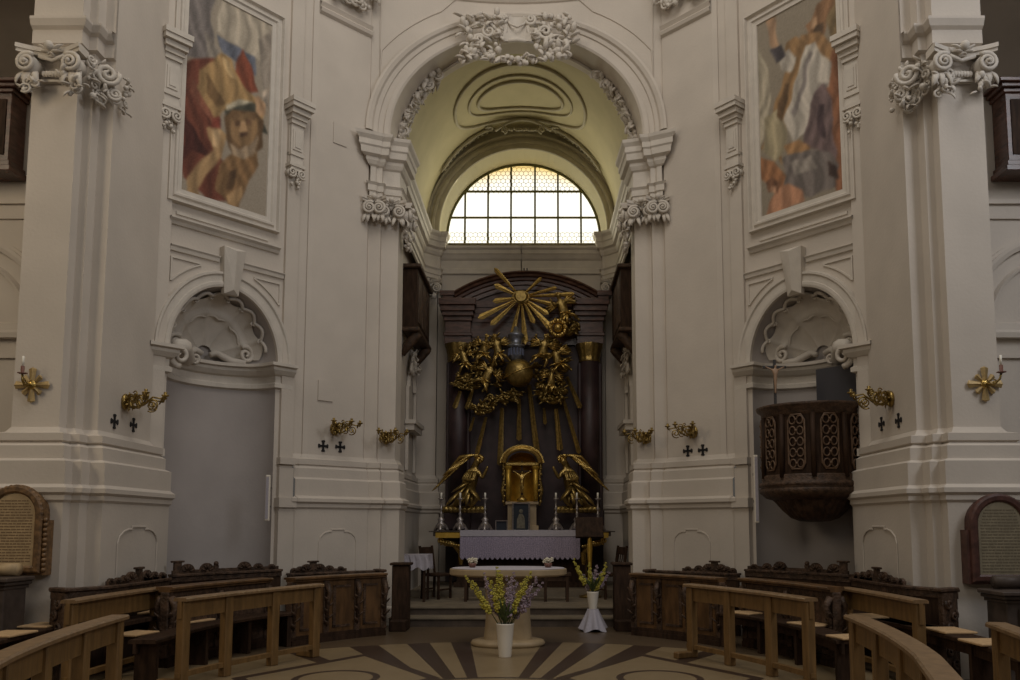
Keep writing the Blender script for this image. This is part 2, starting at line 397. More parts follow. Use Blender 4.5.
for nm, s, b in sides():
    b.T = b.T @ DT
    n = 24
    # niche: half cylinder
    vs = []; fs = []
    for j in range(n + 1):
        t = PI * j / n
        vs += [(NC - NR * math.cos(t), NR * .8 * math.sin(t), 0), (NC - NR * math.cos(t), NR * .8 * math.sin(t), ZS)]
    for j in range(n): fs.append([2 * j, 2 * j + 1, 2 * j + 3, 2 * j + 2])
    b.add(vs, fs, True)
    # half dome
    vs = []; fs = []; m = 12
    for i in range(m + 1):
        ph = PI / 2 * i / m
        for j in range(n + 1):
            t = PI * j / n
            r = math.cos(ph)
            vs.append((NC - NR * math.cos(t) * r if False else NC - NR * math.cos(t) , NR * .8 * math.sin(t) * math.cos(ph), ZS + NZ * math.sin(t) * math.sin(ph)))
    for i in range(m):
        for j in range(n):
            a = i * (n + 1) + j; fs.append([a, a + n + 1, a + n + 2, a + 1])
    b.add(vs, fs, True)
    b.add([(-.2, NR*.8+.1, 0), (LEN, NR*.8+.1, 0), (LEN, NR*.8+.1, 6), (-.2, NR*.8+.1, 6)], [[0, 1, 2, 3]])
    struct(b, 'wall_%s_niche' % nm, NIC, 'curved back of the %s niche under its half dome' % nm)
for nm, s, b in sides():
    b.T = b.T @ DT
    aw = .16
    # archivolt
    b.strip(arc(NC, ZS, NR, 0, PI, 32, NZ), [(.0, 0), (.0, .05), (-.03, .06), (-.07, .06), (-.08, .045), (-.16, .045), (-.18, .07), (-.21, .07), (-.23, 0)][::1])
    # imposts on both jambs and cornice running round inside the niche
    imp = [(0.0, ZS - .31), (.03, ZS - .29), (.03, ZS - .24), (.012, ZS - .22), (.012, ZS - .14), (.04, ZS - .12), (.07, ZS - .07), (.07, ZS - .03), (.10, ZS - .02), (.10, ZS + .02), (0, ZS + .03)]
    inner = [(NC + NR * math.cos(t), NR * .8 * math.sin(t)) for t in [PI - PI * k / 20 for k in range(21)]]
    line = [(-.10, 0.0), (NC - NR, 0.0)] + inner[1:-1] + [(NC + NR, 0.0), (LEN + .0, 0.0)]
    b.plan(line, [(d * 1.7, ZS + (z - ZS) * 1.15) for d, z in imp])
    # keystone
    kx, kz0 = NC + .03, zap - .10
    kz1 = onwall(222, 248, D0, D1)[1]
    b.T = b.T
    vs = [(kx - .11, -.06, kz0), (kx + .11, -.06, kz0), (kx + .17, -.13, kz1), (kx - .17, -.13, kz1), (kx - .11, .02, kz0), (kx + .11, .02, kz0), (kx + .17, .02, kz1), (kx - .17, .02, kz1), (kx, -.13, kz0 + .06), (kx, -.18, kz1 - .05)]
    b.add(vs, [[0, 1, 8], [1, 2, 9, 8], [3, 0, 8, 9], [2, 3, 9], [1, 5, 6, 2], [4, 0, 3, 7], [3, 2, 6, 7], [0, 4, 5, 1]])
    # horizontal string mouldings above the niche
    zs2 = (DW(164, 239)[1] + DW(294, 284)[1]) / 2
    for xa, xb in ((.17, kx - .18), (kx + .18, LEN - .21)):
        b.strip([(xa, zs2), (xb, zs2)], [(-.06, 0), (-.05, .03), (.0, .04), (.02, .06), (.03, .06), (.03, 0)])
    A_ = arc(NC, ZS, NR + .34, 0, PI, 60, NZ + .32); zt_ = zs2 - .14
    for corner, ok in (((LEN - .26, zt_), lambda p: kx + .30 < p[0] < LEN - .26 and p[1] < zt_), ((.20, zt_), lambda p: .20 < p[0] < kx - .30 and p[1] < zt_)):
        K_ = [p for p in A_ if ok(p)]
        if len(K_) < 3: continue
        top = max(K_, key=lambda p: p[1]); low = min(K_, key=lambda p: p[1])
        K_.sort(key=lambda p: p[1]); path = [(corner[0], low[1])] + K_ + [(top[0], zt_), corner]
        b.strip(path, [(-.013, 0), (-.01, .022), (.01, .022), (.013, 0)], closed=True)
    # fresco frame
    fb = (DW(178, 191)[1] + DW(265, 219)[1]) / 2; ft = DW(275, 26)[1]; fl_, fr_ = DW(180, 150)[0], DW(270, 130)[0]
    FR = (fl_, fr_, fb, ft)
    pr = [(-.01, 0), (-.01, .03), (.03, .035), (.05, .06), (.08, .06), (.10, .03), (.13, .03), (.15, .08), (.17, .08), (.18, 0)]
    b.strip([(fl_, fb), (fl_, ft), (fr_, ft), (fr_, fb)], pr, closed=True)
    b.strip([(fl_ - .12, fb - .44), (fr_ + .2, fb - .44)], [(-.05, 0), (-.04, .03), (.0, .05), (.03, .09), (.05, .09), (.06, 0)])
    b.strip([(fl_ - .02, fb - .31), (fr_ + .02, fb - .31)], [(-.02, 0), (-.02, .02), (.02, .02), (.02, 0)])
    # small order: architrave block, ionic scrolls, frieze, cornice (left and right)
    for xa, xb, vt in ((-.04, .15, 0), (LEN - .19, LEN + .01, 1)):
        zc0 = DW(172, 112)[1] if vt == 0 else DW(300, 172)[1]
        zz = zc0
        b.box((xa - .03, -.13, zz), (xb + .05, 0, zz + .05)); b.box((xa, -.09, zz + .05), (xb + .02, 0, zz + .70)); b.box((xa - .01, -.11, zz + .18), (xb + .03, 0, zz + .23))
        b.box((xa + .03, -.105, zz + .27), (xb - .01, 0, zz + .60)); b.box((xa + .06, -.115, zz + .31), (xb - .04, 0, zz + .56))
        for k, (e, z0) in enumerate(((.03, .68), (.06, .75), (.11, .82), (.16, .90), (.18, .97))):
            b.box((xa - e * .5, -.09 - e, zz + z0), (xb + .02 + e * .5, 0, zz + z0 + .075))
        for cxx in ((xa + .02, xb - .01)):
            b.tube(spiral((cxx, -.12, zz - .10), .075, 1.6, (1, 0, 0), (0, 0, 1), PI / 2, 1 if cxx > (xa + xb) / 2 else -1), .018, 6)
            b.tube([(cxx, -.10, zz - .10), (cxx, 0, zz - .10)], .06, 10)
        b.box((xa, -.11, zz - .06), (xb, 0, zz))
        for k in range(10):
            b.ball((random.uniform(xa, xb), -.09 - random.uniform(0, .03), zz - .14 - .02 * k), random.uniform(.018, .032), 6)
    struct(b, 'trim_%d' % (4 if s > 0 else 5), STU, 'stucco mouldings, keystone and fresco frame of the %s diagonal bay' % nm)

# shell of the niche half dome
for nm, s, b in sides():
    b.T = b.T @ DT
    n, m = 72, 16
    vs = []; fs = []
    hz = ZS + .10
    for i in range(m + 1):
        q = .16 + .70 * i / m
        for j in range(n + 1):
            t = PI * j / n
            fl_a = abs(math.sin(9 * t / 2 * 1.0)) ** .6
            ridge = .07 * math.exp(-((q - .62) / .03) ** 2) * (1 if True else 0)
            scal = 1 + .035 * math.sin(9 * t) * (q > .85)
            qq = q * scal
            x = NC - NR * math.cos(t) * qq; z = hz + NZ * .95 * math.sin(t) * qq
            xn = (x - NC) / NR; zn = max(0, (z - ZS) / NZ); dd = max(0.0, 1 - xn * xn - zn * zn)
            y = NR * .8 * math.sqrt(dd) - .05 - .075 * (1 - fl_a) * q - ridge
            vs.append((x, max(y, .01), z))
    for i in range(m):
        for j in range(n):
            a = i * (n + 1) + j; fs.append([a, a + n + 1, a + n + 2, a + 1])
    b.add(vs, fs, True)
    def surf(x, z, off):
        xn = (x - NC) / NR; zn = max(0, (z - ZS) / NZ); return NR * .8 * math.sqrt(max(0, 1 - xn * xn - zn * zn)) - off
    for q, rr in ((.89, .026), (.60, .016)):
        P = []
        for j in range(91):
            t = PI * (.04 + .92 * j / 90); k = 9 if q > .8 else 7
            qq = q * (1 + .045 * (abs(math.sin(k * t)) - .5)); x = NC - NR * math.cos(t) * qq; z = hz + NZ * .93 * math.sin(t) * qq
            P.append((x, max(.0, surf(x, z, .09)), z))
        b.tube(P, rr, 6)
        if q > .8:
            for k in range(1, 9):
                t = PI * k / 9; x = NC - NR * math.cos(t) * q * .97; z = hz + NZ * .93 * math.sin(t) * q * .95
                b.tube(spiral((x, max(0, surf(x, z, .10)), z), .045, 1.2, (1, 0, 0), (0, 0, 1), t, 1, 12), .014, 5)
    # hinge scrolls along the bottom
    for sx, hand in ((-1, -1), (1, 1)):
        cx_ = NC + sx * NR * .66; y0 = surf(cx_, ZS + .12, .12)
        b.tube(spiral((cx_, y0, ZS + .17), .13, 1.6, (1, 0, 0), (0, 0, 1), -PI / 2, hand, 30), [.018 + .02 * i / 30 for i in range(31)], 8)
        b.tube([(cx_ - sx * .0, y0, ZS + .05), (NC + sx * NR * .45, surf(NC + sx * NR * .45, ZS + .1, .12), ZS + .05), (NC + sx * NR * .2, surf(NC, ZS + .1, .12), ZS + .16), (NC + sx * .06, surf(NC, ZS, .14), ZS + .11)], [.045, .06, .05, .04], 8)
    # big rolled scroll towards the church side
    cx_ = NC - NR * .80
    b.tube(spiral((cx_ + .02, .02, ZS - .08), .15, 1.5, (1, 0, 0), (0, 0, 1), PI / 2, 1, 30), [.02 + .025 * i / 30 for i in range(31)], 8)
    b.tube([(cx_, .05, ZS + .05), (cx_ + .14, .20, ZS + .08), (cx_ + .34, surf(cx_ + .34, ZS, .12), ZS + .02), (cx_ + .42, surf(cx_ + .42, ZS, .12), ZS - .05)], [.10, .13, .12, .07], 10)
    b.tube(spiral((cx_ + .47, surf(cx_ + .45, ZS, .16), ZS + .02), .08, 1.4, (1, 0, 0), (0, 0, 1), 0, -1, 20), .02, 6)
    struct(b, 'trim_%d' % (6 if s > 0 else 7), STU if s < 9 else 0, 'stucco scallop shell filling the half dome of the %s niche' % nm)

# ---- chancel arch
def yc(x): return 13.78 - .55 * (min(abs(x), 2.6) / 2.5) ** 2
ZA = 8.18; RI, RO = 2.14, 2.5
b = MB()
n = 40
P = arc(0, ZA, RI, PI, 0, n, RI - .08)
for i in range(n):
    (xa, za), (xb, zb) = P[i], P[i + 1]
    b.add([(xa, yc(xa), za), (xb, yc(xb), zb), (xb, yc(xb), TOP), (xa, yc(xa), TOP)], [[0, 1, 2, 3]])
    b.add([(xa, yc(xa), za), (xa, 14.35, za), (xb, 14.35, zb), (xb, yc(xb), zb)], [[0, 1, 2, 3]], True)
for sx in (-1, 1):
    for k in range(3):
        xa, xb = sx * (RI + .12 * k), sx * (RI + .12 * (k + 1))
        q = [(xa, yc(xa), ZA), (xb, yc(xb), ZA), (xb, yc(xb), TOP), (xa, yc(xa), TOP)]
        b.add(q, [[0, 1, 2, 3]] if sx > 0 else [[3, 2, 1, 0]])
ring = [(0, 0), (0, .04), (-.03, .06), (-.10, .06), (-.11, .03), (-.19, .035), (-.20, .06), (-.26, .07), (-.28, .11), (-.33, .13), (-.37, .12), (-.39, .03), (-.40, 0)]
b.strip(arc(0, ZA, RI, 0, PI, 48, RI - .08), ring, warp=yc)
b.strip([(-RI, 13.9 * 0 + ZA), (-RI, ZA)], ring, warp=yc) if False else None
# spandrel panels and curved cornice line over the arch
for sx in (-1, 1):
    pts = [(sx * 2.33, 11.2), (sx * 2.33, ZA + 1.0)] + [(sx * (2.75 * math.cos(t)), ZA + 2.75 * math.sin(t)) for t in [R(33 + 4 * k) for k in range(8)]] + [(sx * .9, 11.05)]
    pts = [p for p in pts]
    b.strip(pts, [(-.015, 0), (-.01, .02), (.01, .02), (.015, 0)], warp=yc)
xs = [-2.6 + .26 * k for k in range(21)]
b.strip([(x, 10.88 + .0 * x * x) for x in xs], [(-.05, 0), (-.04, .03), (0, .06), (.02, .10), (.05, .11), (.05, 0)], warp=yc)
b.strip([(x, 11.25) for x in xs], [(-.05, 0), (-.04, .05), (0, .12), (.02, .25), (.05, .3), (.05, 0)], warp=yc)
struct(b, 'wall_front_arch', PLA, 'moulded round arch opening into the chancel')
# entablature round the chancel
ENT = [(0, 7.03), (.03, 7.05), (.03, 7.13), (.05, 7.14), (.05, 7.24), (.08, 7.28), (.02, 7.30), (.02, 7.60), (.05, 7.63), (.08, 7.70), (.08, 7.76), (.14, 7.80), (.15, 7.92), (.17, 7.95), (.17, 8.05), (.21, 8.12), (.22, 8.18), (0, 8.19), (-.3, 8.20)]
ENT = [(d, z if z < 7.3 else 7.3 + (z - 7.3) * .88) for d, z in ENT]
ent_plan = [(G1[0] + .06, 13.4), (G1[0] + .06, 13.2), (G1[0] + .10, 13.22), (G1[0] + .12, 13.27), (-2.27, 13.28), (-2.27, 13.38), (-2.0, 13.46), (-1.98, 14.0), (-2.16, 14.02), (-2.16, 17.55), (-1.87, 17.85), (-1.83, 17.85), (-1.83, 17.99)]
for nm, s, b in sides():
    b.plan(ent_plan, ENT)
    cp = [(-1.83, 17.98), (0.01, 17.98)]
    b.plan(cp, [(d, z - .10) for d, z in [(0, 7.30), (.03, 7.32), (.03, 7.42), (.0, 7.44), (0, 7.62), (.04, 7.66), (.08, 7.74), (.10, 7.76), (.10, 7.84), (.14, 7.88), (.14, 7.93), (-.2, 7.94)]])
    struct(b, 'trim_%d' % (8 if s > 0 else 9), STU, 'heavy cornice running into the chancel on the %s' % nm)
# vault
RV = 2.16; RZ = 2.50
b = MB(); vs = []; fs = []; n = 36
for yy in (13.95, 15.3, 16.7, 18.0):
    for j in range(n + 1):
        t = PI * j / n; vs.append((-RV * math.cos(t), yy, ZA + RZ * math.sin(t)))
for i in range(3):
    for j in range(n):
        a = i * (n + 1) + j; fs.append([a, a + 1, a + n + 2, a + n + 1])
b.add(vs, fs, True)
# ring between arch soffit and vault
struct(b, 'ceiling_vault', VAU, 'pale yellow barrel vault over the chancel')
# lunette wall with window
WX, WR, WY = .04, 1.80, 18.6
WZ = M(523, 164.5, WY).z - WR; ZSILL = M(523, 243, 17.98).z; DSI = WZ - ZSILL; print('window', WZ, ZSILL)
b = MB(); n = 40
for i in range(n):
    t0, t1 = PI - PI * i / n, PI - PI * (i + 1) / n
    ri = WR + .09
    i0 = (WX + ri * math.cos(t0), WZ + ri * math.sin(t0)); i1 = (WX + ri * math.cos(t1), WZ + ri * math.sin(t1))
    o0 = (2.35 * math.cos(t0), WZ + 2.95 * math.sin(t0)); o1 = (2.35 * math.cos(t1), WZ + 2.95 * math.sin(t1))
    b.add([(i0[0], 18, i0[1]), (i1[0], 18, i1[1]), (o1[0], 18, o1[1]), (o0[0], 18, o0[1])], [[0, 1, 2, 3]])
    w0 = (WX + WR * math.cos(t0), WZ + WR * math.sin(t0)); w1 = (WX + WR * math.cos(t1), WZ + WR * math.sin(t1))
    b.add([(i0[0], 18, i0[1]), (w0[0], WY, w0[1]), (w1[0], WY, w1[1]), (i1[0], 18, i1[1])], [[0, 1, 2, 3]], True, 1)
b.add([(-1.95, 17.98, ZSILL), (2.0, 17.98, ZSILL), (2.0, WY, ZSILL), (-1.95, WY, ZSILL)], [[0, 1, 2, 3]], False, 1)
for sg in (-1, 1):
    xi_, xo_ = WX + sg * (WR + .09), sg * 2.35
    q_ = [(xi_, 18, ZSILL), (xo_, 18, ZSILL), (xo_, 18, WZ), (xi_, 18, WZ)]; b.add(q_, [[0, 1, 2, 3]] if sg > 0 else [[3, 2, 1, 0]])
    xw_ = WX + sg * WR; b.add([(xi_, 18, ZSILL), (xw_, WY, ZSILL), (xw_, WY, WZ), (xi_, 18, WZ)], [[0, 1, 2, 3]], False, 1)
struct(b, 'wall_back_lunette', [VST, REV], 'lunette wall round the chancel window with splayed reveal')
b = MB(); b.T = Matrix.Translation((WX, 18.0, 0))
zw = WZ
b.strip([(WR + .09, zw - DSI)] + arc(0, zw, WR + .09, 0, PI, 48) + [(-WR - .09, zw - DSI)], [(0, 0), (0, .05), (-.03, .06), (-.10, .05), (-.12, .09), (-.17, .10), (-.19, .05), (-.25, .04), (-.27, .12), (-.31, .13), (-.33, .0)])
struct(b, 'trim_10', VST, 'olive stucco arch mouldings round the chancel window')
# stucco on the vault: oval frame, crest over window
b = MB()
def vp(ang, y, off): return Vector(((RV - off) * math.sin(ang), y, ZA + (RZ - off) * math.cos(ang)))
def frame_on_vault(f, n, r):
    b.tube([vp(*f(2 * PI * k / n), .02) for k in range(n)], r, 6, closed=True)
def dshape(ha, y0, y1, p=2.6):
    def f(t):
        c, s_ = math.cos(t), math.sin(t)
        a = ha * abs(c) ** (2 / p) * (1 if c > 0 else -1); q = abs(s_) ** (2 / p) * (1 if s_ > 0 else -1)
        return a * (1.0 if q < 0 else 1.0), (y0 + y1) / 2 - q * (y1 - y0) / 2
    return f
frame_on_vault(dshape(.43, 16.05, 17.10, 2.2), 60, .035)
frame_on_vault(dshape(.53, 15.82, 17.28, 2.3), 60, .025)
frame_on_vault(dshape(.69, 15.4, 17.6, 2.5), 60, .035)
for sg in (-1, 1):
    b.tube(spiral(vp(sg * .36, 17.66, .05), .12, 1.3, (1, 0, 0), (0, 1, .2), 0, sg, 16), .022, 6)
struct(b, 'trim_11', VST, 'olive stucco frames on the chancel vault')
b = MB()
cx_, cz_ = WX, ZA + RZ - .34
P = [(cx_ + x, 17.55, cz_ + .26 * (1 - (x / .62) ** 2) + .02) for x in [-.62 + .062 * k for k in range(21)]]
b.tube(P, .035, 8)
for sg in (-1, 1):
    b.tube(spiral((cx_ + sg * .42, 17.52, cz_ + .03), .085, 1.5, (1, 0, 0), (0, 0, 1), PI / 2, sg, 20), .022, 6)
    b.tube([(sg * (RV - .05) * math.cos(R(72 - 5 * k)), 17.72, ZA + (RZ - .05) * math.sin(R(72 - 5 * k))) for k in range(9)], [.05, .04, .03, .05, .03, .045, .03, .04, .02], 6)
    for k in range(14): b.ball((sg * (RV - .06) * math.cos(R(74 - 3 * k)), 17.80, ZA + (RZ - .06) * math.sin(R(74 - 3 * k))), .035, 6)
for k in range(14): b.ball((cx_ - .36 + .055 * k, 17.56, cz_ + .06 + random.uniform(-.02, .03)), .035, 6)
struct(b, 'trim_12', VST, 'scrolled stucco crest above the chancel window')

# window glazing
b = MB(); n = 40; vs = [(0, 0, 0)] + [(WR * math.cos(PI * j / n), 0, WR * math.sin(PI * j / n)) for j in range(n + 1)]
b.add(vs, [[0, j + 2, j + 1] for j in range(n)]); b.add([(-WR, 0, -DSI), (WR, 0, -DSI), (WR, 0, 0), (-WR, 0, 0)], [[0, 1, 2, 3]])
GL = bpy.data.materials.new('lit_frosted_glass'); GL.use_nodes = True; nt = GL.node_tree; pb = nt.nodes['Principled BSDF']
pb.inputs['Base Color'].default_value = (.8, .8, .75, 1)
tc = nt.nodes.new('ShaderNodeTexCoord'); vl = nt.nodes.new('ShaderNodeVectorMath'); vl.operation = 'LENGTH'; nt.links.new(tc.outputs['Object'], vl.inputs[0])
sp = nt.nodes.new('ShaderNodeSeparateXYZ'); nt.links.new(tc.outputs['Object'], sp.inputs[0])
ml = nt.nodes.new('ShaderNodeMath'); ml.operation = 'MULTIPLY'; nt.links.new(vl.outputs['Value'], ml.inputs[0]); nt.links.new(sp.outputs[2], ml.inputs[1])
rp = nt.nodes.new('ShaderNodeValToRGB'); e = rp.color_ramp.elements; e[0].position = .52; e[0].color = (1, .97, .86, 1); e[1].position = .80; e[1].color = (.80, .56, .20, 1)
dv = nt.nodes.new('ShaderNodeMath'); dv.operation = 'DIVIDE'; nt.links.new(ml.outputs[0], dv.inputs[0]); dv.inputs[1].default_value = WR * WR * 1.12
nt.links.new(dv.outputs[0], rp.inputs[0]); nt.links.new(rp.outputs[0], pb.inputs['Emission Color']); pb.inputs['Emission Strength'].default_value = 1.25
gw = struct(b, 'window_1', GL, 'half-round leaded window of bright frosted glass'); gw.location = (WX, WY, WZ)
b = MB()
for uu in (465, 488, 511, 535, 558, 581):
    x = M(uu, 230, WY).x - WX; h = math.sqrt(max(0, WR ** 2 - x * x)); b.box((x - .022, -.03, -DSI), (x + .022, .0, h))
for vv in (192, 218):
    z = M(523, vv, WY).z - WZ; h = math.sqrt(max(0, WR ** 2 - z * z)); b.box((-h, -.035, z - .022), (h, -.005, z + .022))
b.tube([(WR * .99 * math.cos(PI * j / 40), -.02, WR * .99 * math.sin(PI * j / 40)) for j in range(41)], .03, 6)
b.box((-WR, -.04, -DSI - .01), (WR, 0, -DSI + .03))
hx = .062
for i in range(-20, 21):
    for j in range(-4, 34):
        cx_ = (i + .5 * (j % 2)) * hx * math.sqrt(3); cz_ = j * hx * 1.5
        if (cz_ > 0 and math.hypot(cx_, cz_) > WR - .05) or abs(cx_) > WR - .05 or cz_ < -DSI: continue
        if cz_ > .16 and cz_ < WR * .62 : continue
        for k in range(3):
            a0, a1 = PI / 6 + k * PI / 3, PI / 6 + (k + 1) * PI / 3
            p = Vector((cx_ + hx * math.cos(a0), -.004, cz_ + hx * math.sin(a0))); q = Vector((cx_ + hx * math.cos(a1), -.004, cz_ + hx * math.sin(a1)))
            if p.z < -DSI or q.z < -DSI: continue
            d = (q - p).normalized(); nn = Vector((-d.z, 0, d.x)) * .005
            b.add([p - nn, q - nn, q + nn, p + nn], [[0, 1, 2, 3]])
LEAD = mat('window_lead', (.13, .12, .03), .6)
wf = b.build('window_frame', LEAD, gw)
# ================================================================== STUCCO ORNAMENT (part of the building)
def leaf(b, base, tip, wd, curl=.3, out=(0, -1, 0), n=6, mi=0):
    base = Vector(base); tip = Vector(tip); out = Vector(out)
    pts = []; L = (tip - base).length
    for i in range(n + 1):
        t = i / n; pts.append(base.lerp(tip, t) + out * L * curl * math.sin(PI * t * .8))
    rs = [wd * (.35 + .65 * math.sin(PI * min(1, .15 + .85 * i / n))) for i in range(n)] + [wd * .12]
    b.tube(pts, rs, 6, mi=mi, flat=.45)
def capital(b, x0, x1, zt, h, side=True, dens=1.0):
    """scrolled composite capital on a face x0..x1 in the plane y=0, outward -y"""
    wd = x1 - x0; xm = (x0 + x1) / 2; vr = h * .21; rnd = random.Random(int(abs(x0 * 100) + h * 50))
    n = 10                                           # concave abacus
    fr = [(x0 - .10 + (wd + .20) * i / n, -.20 + .13 * math.sin(PI * i / n)) for i in range(n + 1)]
    for z0, z1, e in ((zt - .05, zt, .02), (zt - .09, zt - .05, 0)):
        vs = [(x, y - e, z0) for x, y in fr] + [(x, y - e, z1) for x, y in fr] + [(x, 0, z0) for x, y in fr] + [(x, 0, z1) for x, y in fr]
        k = n + 1; fs = []
        for i in range(n): fs += [[i, i + 1, k + i + 1, k + i], [i + 1, i, 2 * k + i, 2 * k + i + 1], [k + i, k + i + 1, 3 * k + i + 1, 3 * k + i]]
        fs += [[0, k, 3 * k, 2 * k], [n, 2 * k + n, 3 * k + n, k + n]]
        b.add(vs, fs)
    for sx, xx in ((-1, x0 + vr * .1), (1, x1 - vr * .1)):
        c = (xx, -.17, zt - .10 - vr)
        b.tube(spiral(c, vr, 2.1, (1, 0, 0), (0, 0, 1), PI / 2, sx, 34, lift=(0, -.04, 0)), [.012 + .016 * i / 34 for i in range(35)], 7)
        b.tube([(xx, -.15, c[2]), (xx, 0, c[2])], vr * .92, 16); b.ball((xx, -.22, c[2]), vr * .22, 8)
        for k in range(5):
            dx = rnd.uniform(-.9, .9) * vr
            leaf(b, (xx + dx * .6, -.08, c[2] - vr * .5), (xx + dx * 1.3, -.10, c[2] - vr * (1.6 + rnd.random() * .9)), vr * .34, .35)
    b.tube([(x0 + vr, -.12, zt - .11), (xm, -.09, zt - .15), (x1 - vr, -.12, zt - .11)], .025, 6)
    m = max(3, int(wd / .07))
    for i in range(m): b.ball((x0 + vr * 1.2 + (wd - vr * 2.4) * (i + .5) / m, -.07, zt - h * .55), h * .055, 6, sc=(1, .8, 1.3))
    b.box((x0 + vr, -.05, zt - h * .70), (x1 - vr, 0, zt - h * .65))
    b.ball((xm, -.18, zt - .02), h * .10, 8)
    for k in range(6):
        a = PI * k / 5; leaf(b, (xm, -.13, zt - .08), (xm + h * .26 * math.cos(a), -.11, zt - .04 - h * .22 * abs(math.sin(a)) + .05), h * .05, .3)
def bunch(b, c, sx, sz, n, r, dy=.08, rnd=random.Random(3)):
    """loose cluster of curled leaves and blossoms"""
    for k in range(n):
        x = c[0] + rnd.uniform(-sx, sx); z = c[2] + rnd.uniform(-sz, sz); y = c[1] - rnd.uniform(0, dy)
        q = rnd.random()
        if q < .34: b.ball((x, y, z), r * rnd.uniform(.5, .9), 6)
        elif q < .6: b.tube(spiral((x, y, z), r * 1.3, 1.4, (1, 0, 0), (0, 0, 1), rnd.uniform(0, 6), rnd.choice((-1, 1)), 12), r * .3, 5)
        else:
            a = rnd.uniform(0, 2 * PI); leaf(b, (x, y, z), (x + 2.2 * r * math.cos(a), y - .02, z + 2.2 * r * math.sin(a)), r * .55, .4, n=4)
def face_T(a, b2):
    return Matrix.Translation((a[0], a[1], 0)) @ Matrix.Rotation(math.atan2(b2[1] - a[1], b2[0] - a[0]), 4, 'Z'), math.hypot(b2[0] - a[0], b2[1] - a[1])
num = 13
for nm, s, b in sides():
    T0 = b.T.copy()
    t, L = face_T((A0, 8.98), (A1, 8.98)); b.T = T0 @ t; capital(b, .03, L + .02, 7.02, .54); bunch(b, (.08, -.08, 6.58), .07, .09, 14, .05); bunch(b, (L - .02, -.08, 6.60), .08, .14, 22, .05)
    t, L = face_T((A1 + .02, 9.0), (B1 + .02, 9.25)); b.T = T0 @ t; bunch(b, (L * .5, -.08, 6.72), .12, .22, 34, .05)
    t, L = face_T((B1, 9.14), (C1 + .02, 9.28)); b.T = T0 @ t; bunch(b, (L * .55, -.04, 6.66), .10, .24, 44, .045)
    b.tube(spiral((L * .5, -.16, 6.82), .13, 1.8, (1, 0, 0), (0, 0, 1), PI / 2, 1, 26), .028, 7)
    b.tube(spiral((L * .9, -.12, 6.62), .08, 1.8, (1, 0, 0), (0, 0, 1), PI / 2, -1, 26), .02, 7)
    t, L = face_T((C1 + .01, 9.30), (E1 + .01, 10.6)); b.T = T0 @ t
    bunch(b, (.06, -.03, 6.72), .07, .2, 16, .04)
    struct(b, 'trim_%d' % num, STU, 'scrolled stucco capital of the giant %s pilaster' % nm); num += 1
for nm, s, b in sides():
    T0 = b.T.copy()
    t, L = face_T((G1[0] + .02, 13.25), (-2.27, 13.27)); b.T = T0 @ t; capital(b, .0, L, 7.02, .50)
    t, L = face_T((-2.27, 13.38), (-2.0, 13.45)); b.T = T0 @ t; capital(b, .02, L, 7.02, .50)
    t, L = face_T((-1.98, 13.45), (-1.98, 14.0)); b.T = T0 @ t; capital(b, .05, L - .05, 7.02, .50); bunch(b, (.1, -.05, 6.55), .1, .14, 18, .045)
    bunch(b, (.3, -.05, 6.45), .2, .16, 20, .045)
    t, L = face_T((-2.3, 17.87), (-1.86, 17.87)); b.T = T0 @ t; capital(b, .04, L, 7.02, .48)
    t, L = face_T((-2.29, 16.0), (-2.29, 17.8)); b.T = T0 @ t; capital(b, .9, L - .3, 7.02, .48)
    # giant order capital over the far pier
    t, L = face_T(G0, G1); b.T = T0 @ t; capital(b, .05, L - .05, 10.9, .62); bunch(b, (L / 2, -.06, 10.35), L * .4, .14, 40, .07)
    struct(b, 'trim_%d' % num, STU, 'scrolled stucco capitals beside the chancel arch, %s' % nm); num += 1
# cartouche at the crown of the arch
b = MB(); rnd = random.Random(11)
Yk = 13.45
def K(u, v, dy=0): return M(u, v, Yk + dy)
for sg in (-1, 1):
    def q(u, v, dy=0): return K(517 + sg * u, v, dy)
    for (u, v, r, h_) in ((28, 32, .13, 1), (14, 20, .09, -1), (38, 40, .10, 1), (20, 35, .07, -1)):
        b.tube(spiral(q(u, v, -.08), r, 1.7, (1, 0, 0), (0, 0, 1), PI / 2 * sg, h_ * sg, 24, lift=(0, -.05, 0)), [.02 + .015 * i / 24 for i in range(25)], 7)
    for k in range(90):
        c = q(rnd.uniform(16, 56), rnd.uniform(16, 60), rnd.uniform(-.1, .05)); r = .055
        a = rnd.uniform(0, 6.28)
        if rnd.random() < .4: b.ball(c, rnd.uniform(.03, .07), 6)
        else: leaf(b, c, (c.x + .16 * math.cos(a), c.y - .03, c.z + .16 * math.sin(a)), .05, .4, n=4)
    for k in range(6): b.ball(q(38 + k * 2, 46 + (k % 3) * 5, -.05), .07, 7)
    b.tube([q(6, 17), q(10, 22, -.05), q(11, 32, -.06), q(20, 40, -.04), q(34, 38, 0)], .03, 7)
vs = []; fs = []
for i in range(9):
    for j in range(7):
        u = 517 + (-11 + 22 * i / 8) * (1 + .35 * (j / 6)); v = 17 + 24 * j / 6
        vs.append(K(u, v, -.12 + .10 * math.cos((i - 4) / 4 * 1.4)))
for i in range(8):
    for j in range(6): a = i * 7 + j; fs.append([a, a + 1, a + 8, a + 7])
b.add(vs, fs, True)
b.tube([K(506, 18, -.04), K(510, 24, -.1), K(517, 27, -.12), K(524, 24, -.1), K(528, 18, -.04)], .02, 6)
b.tube([K(500, 42), K(517, 40, -.05), K(534, 42)], .035, 6)
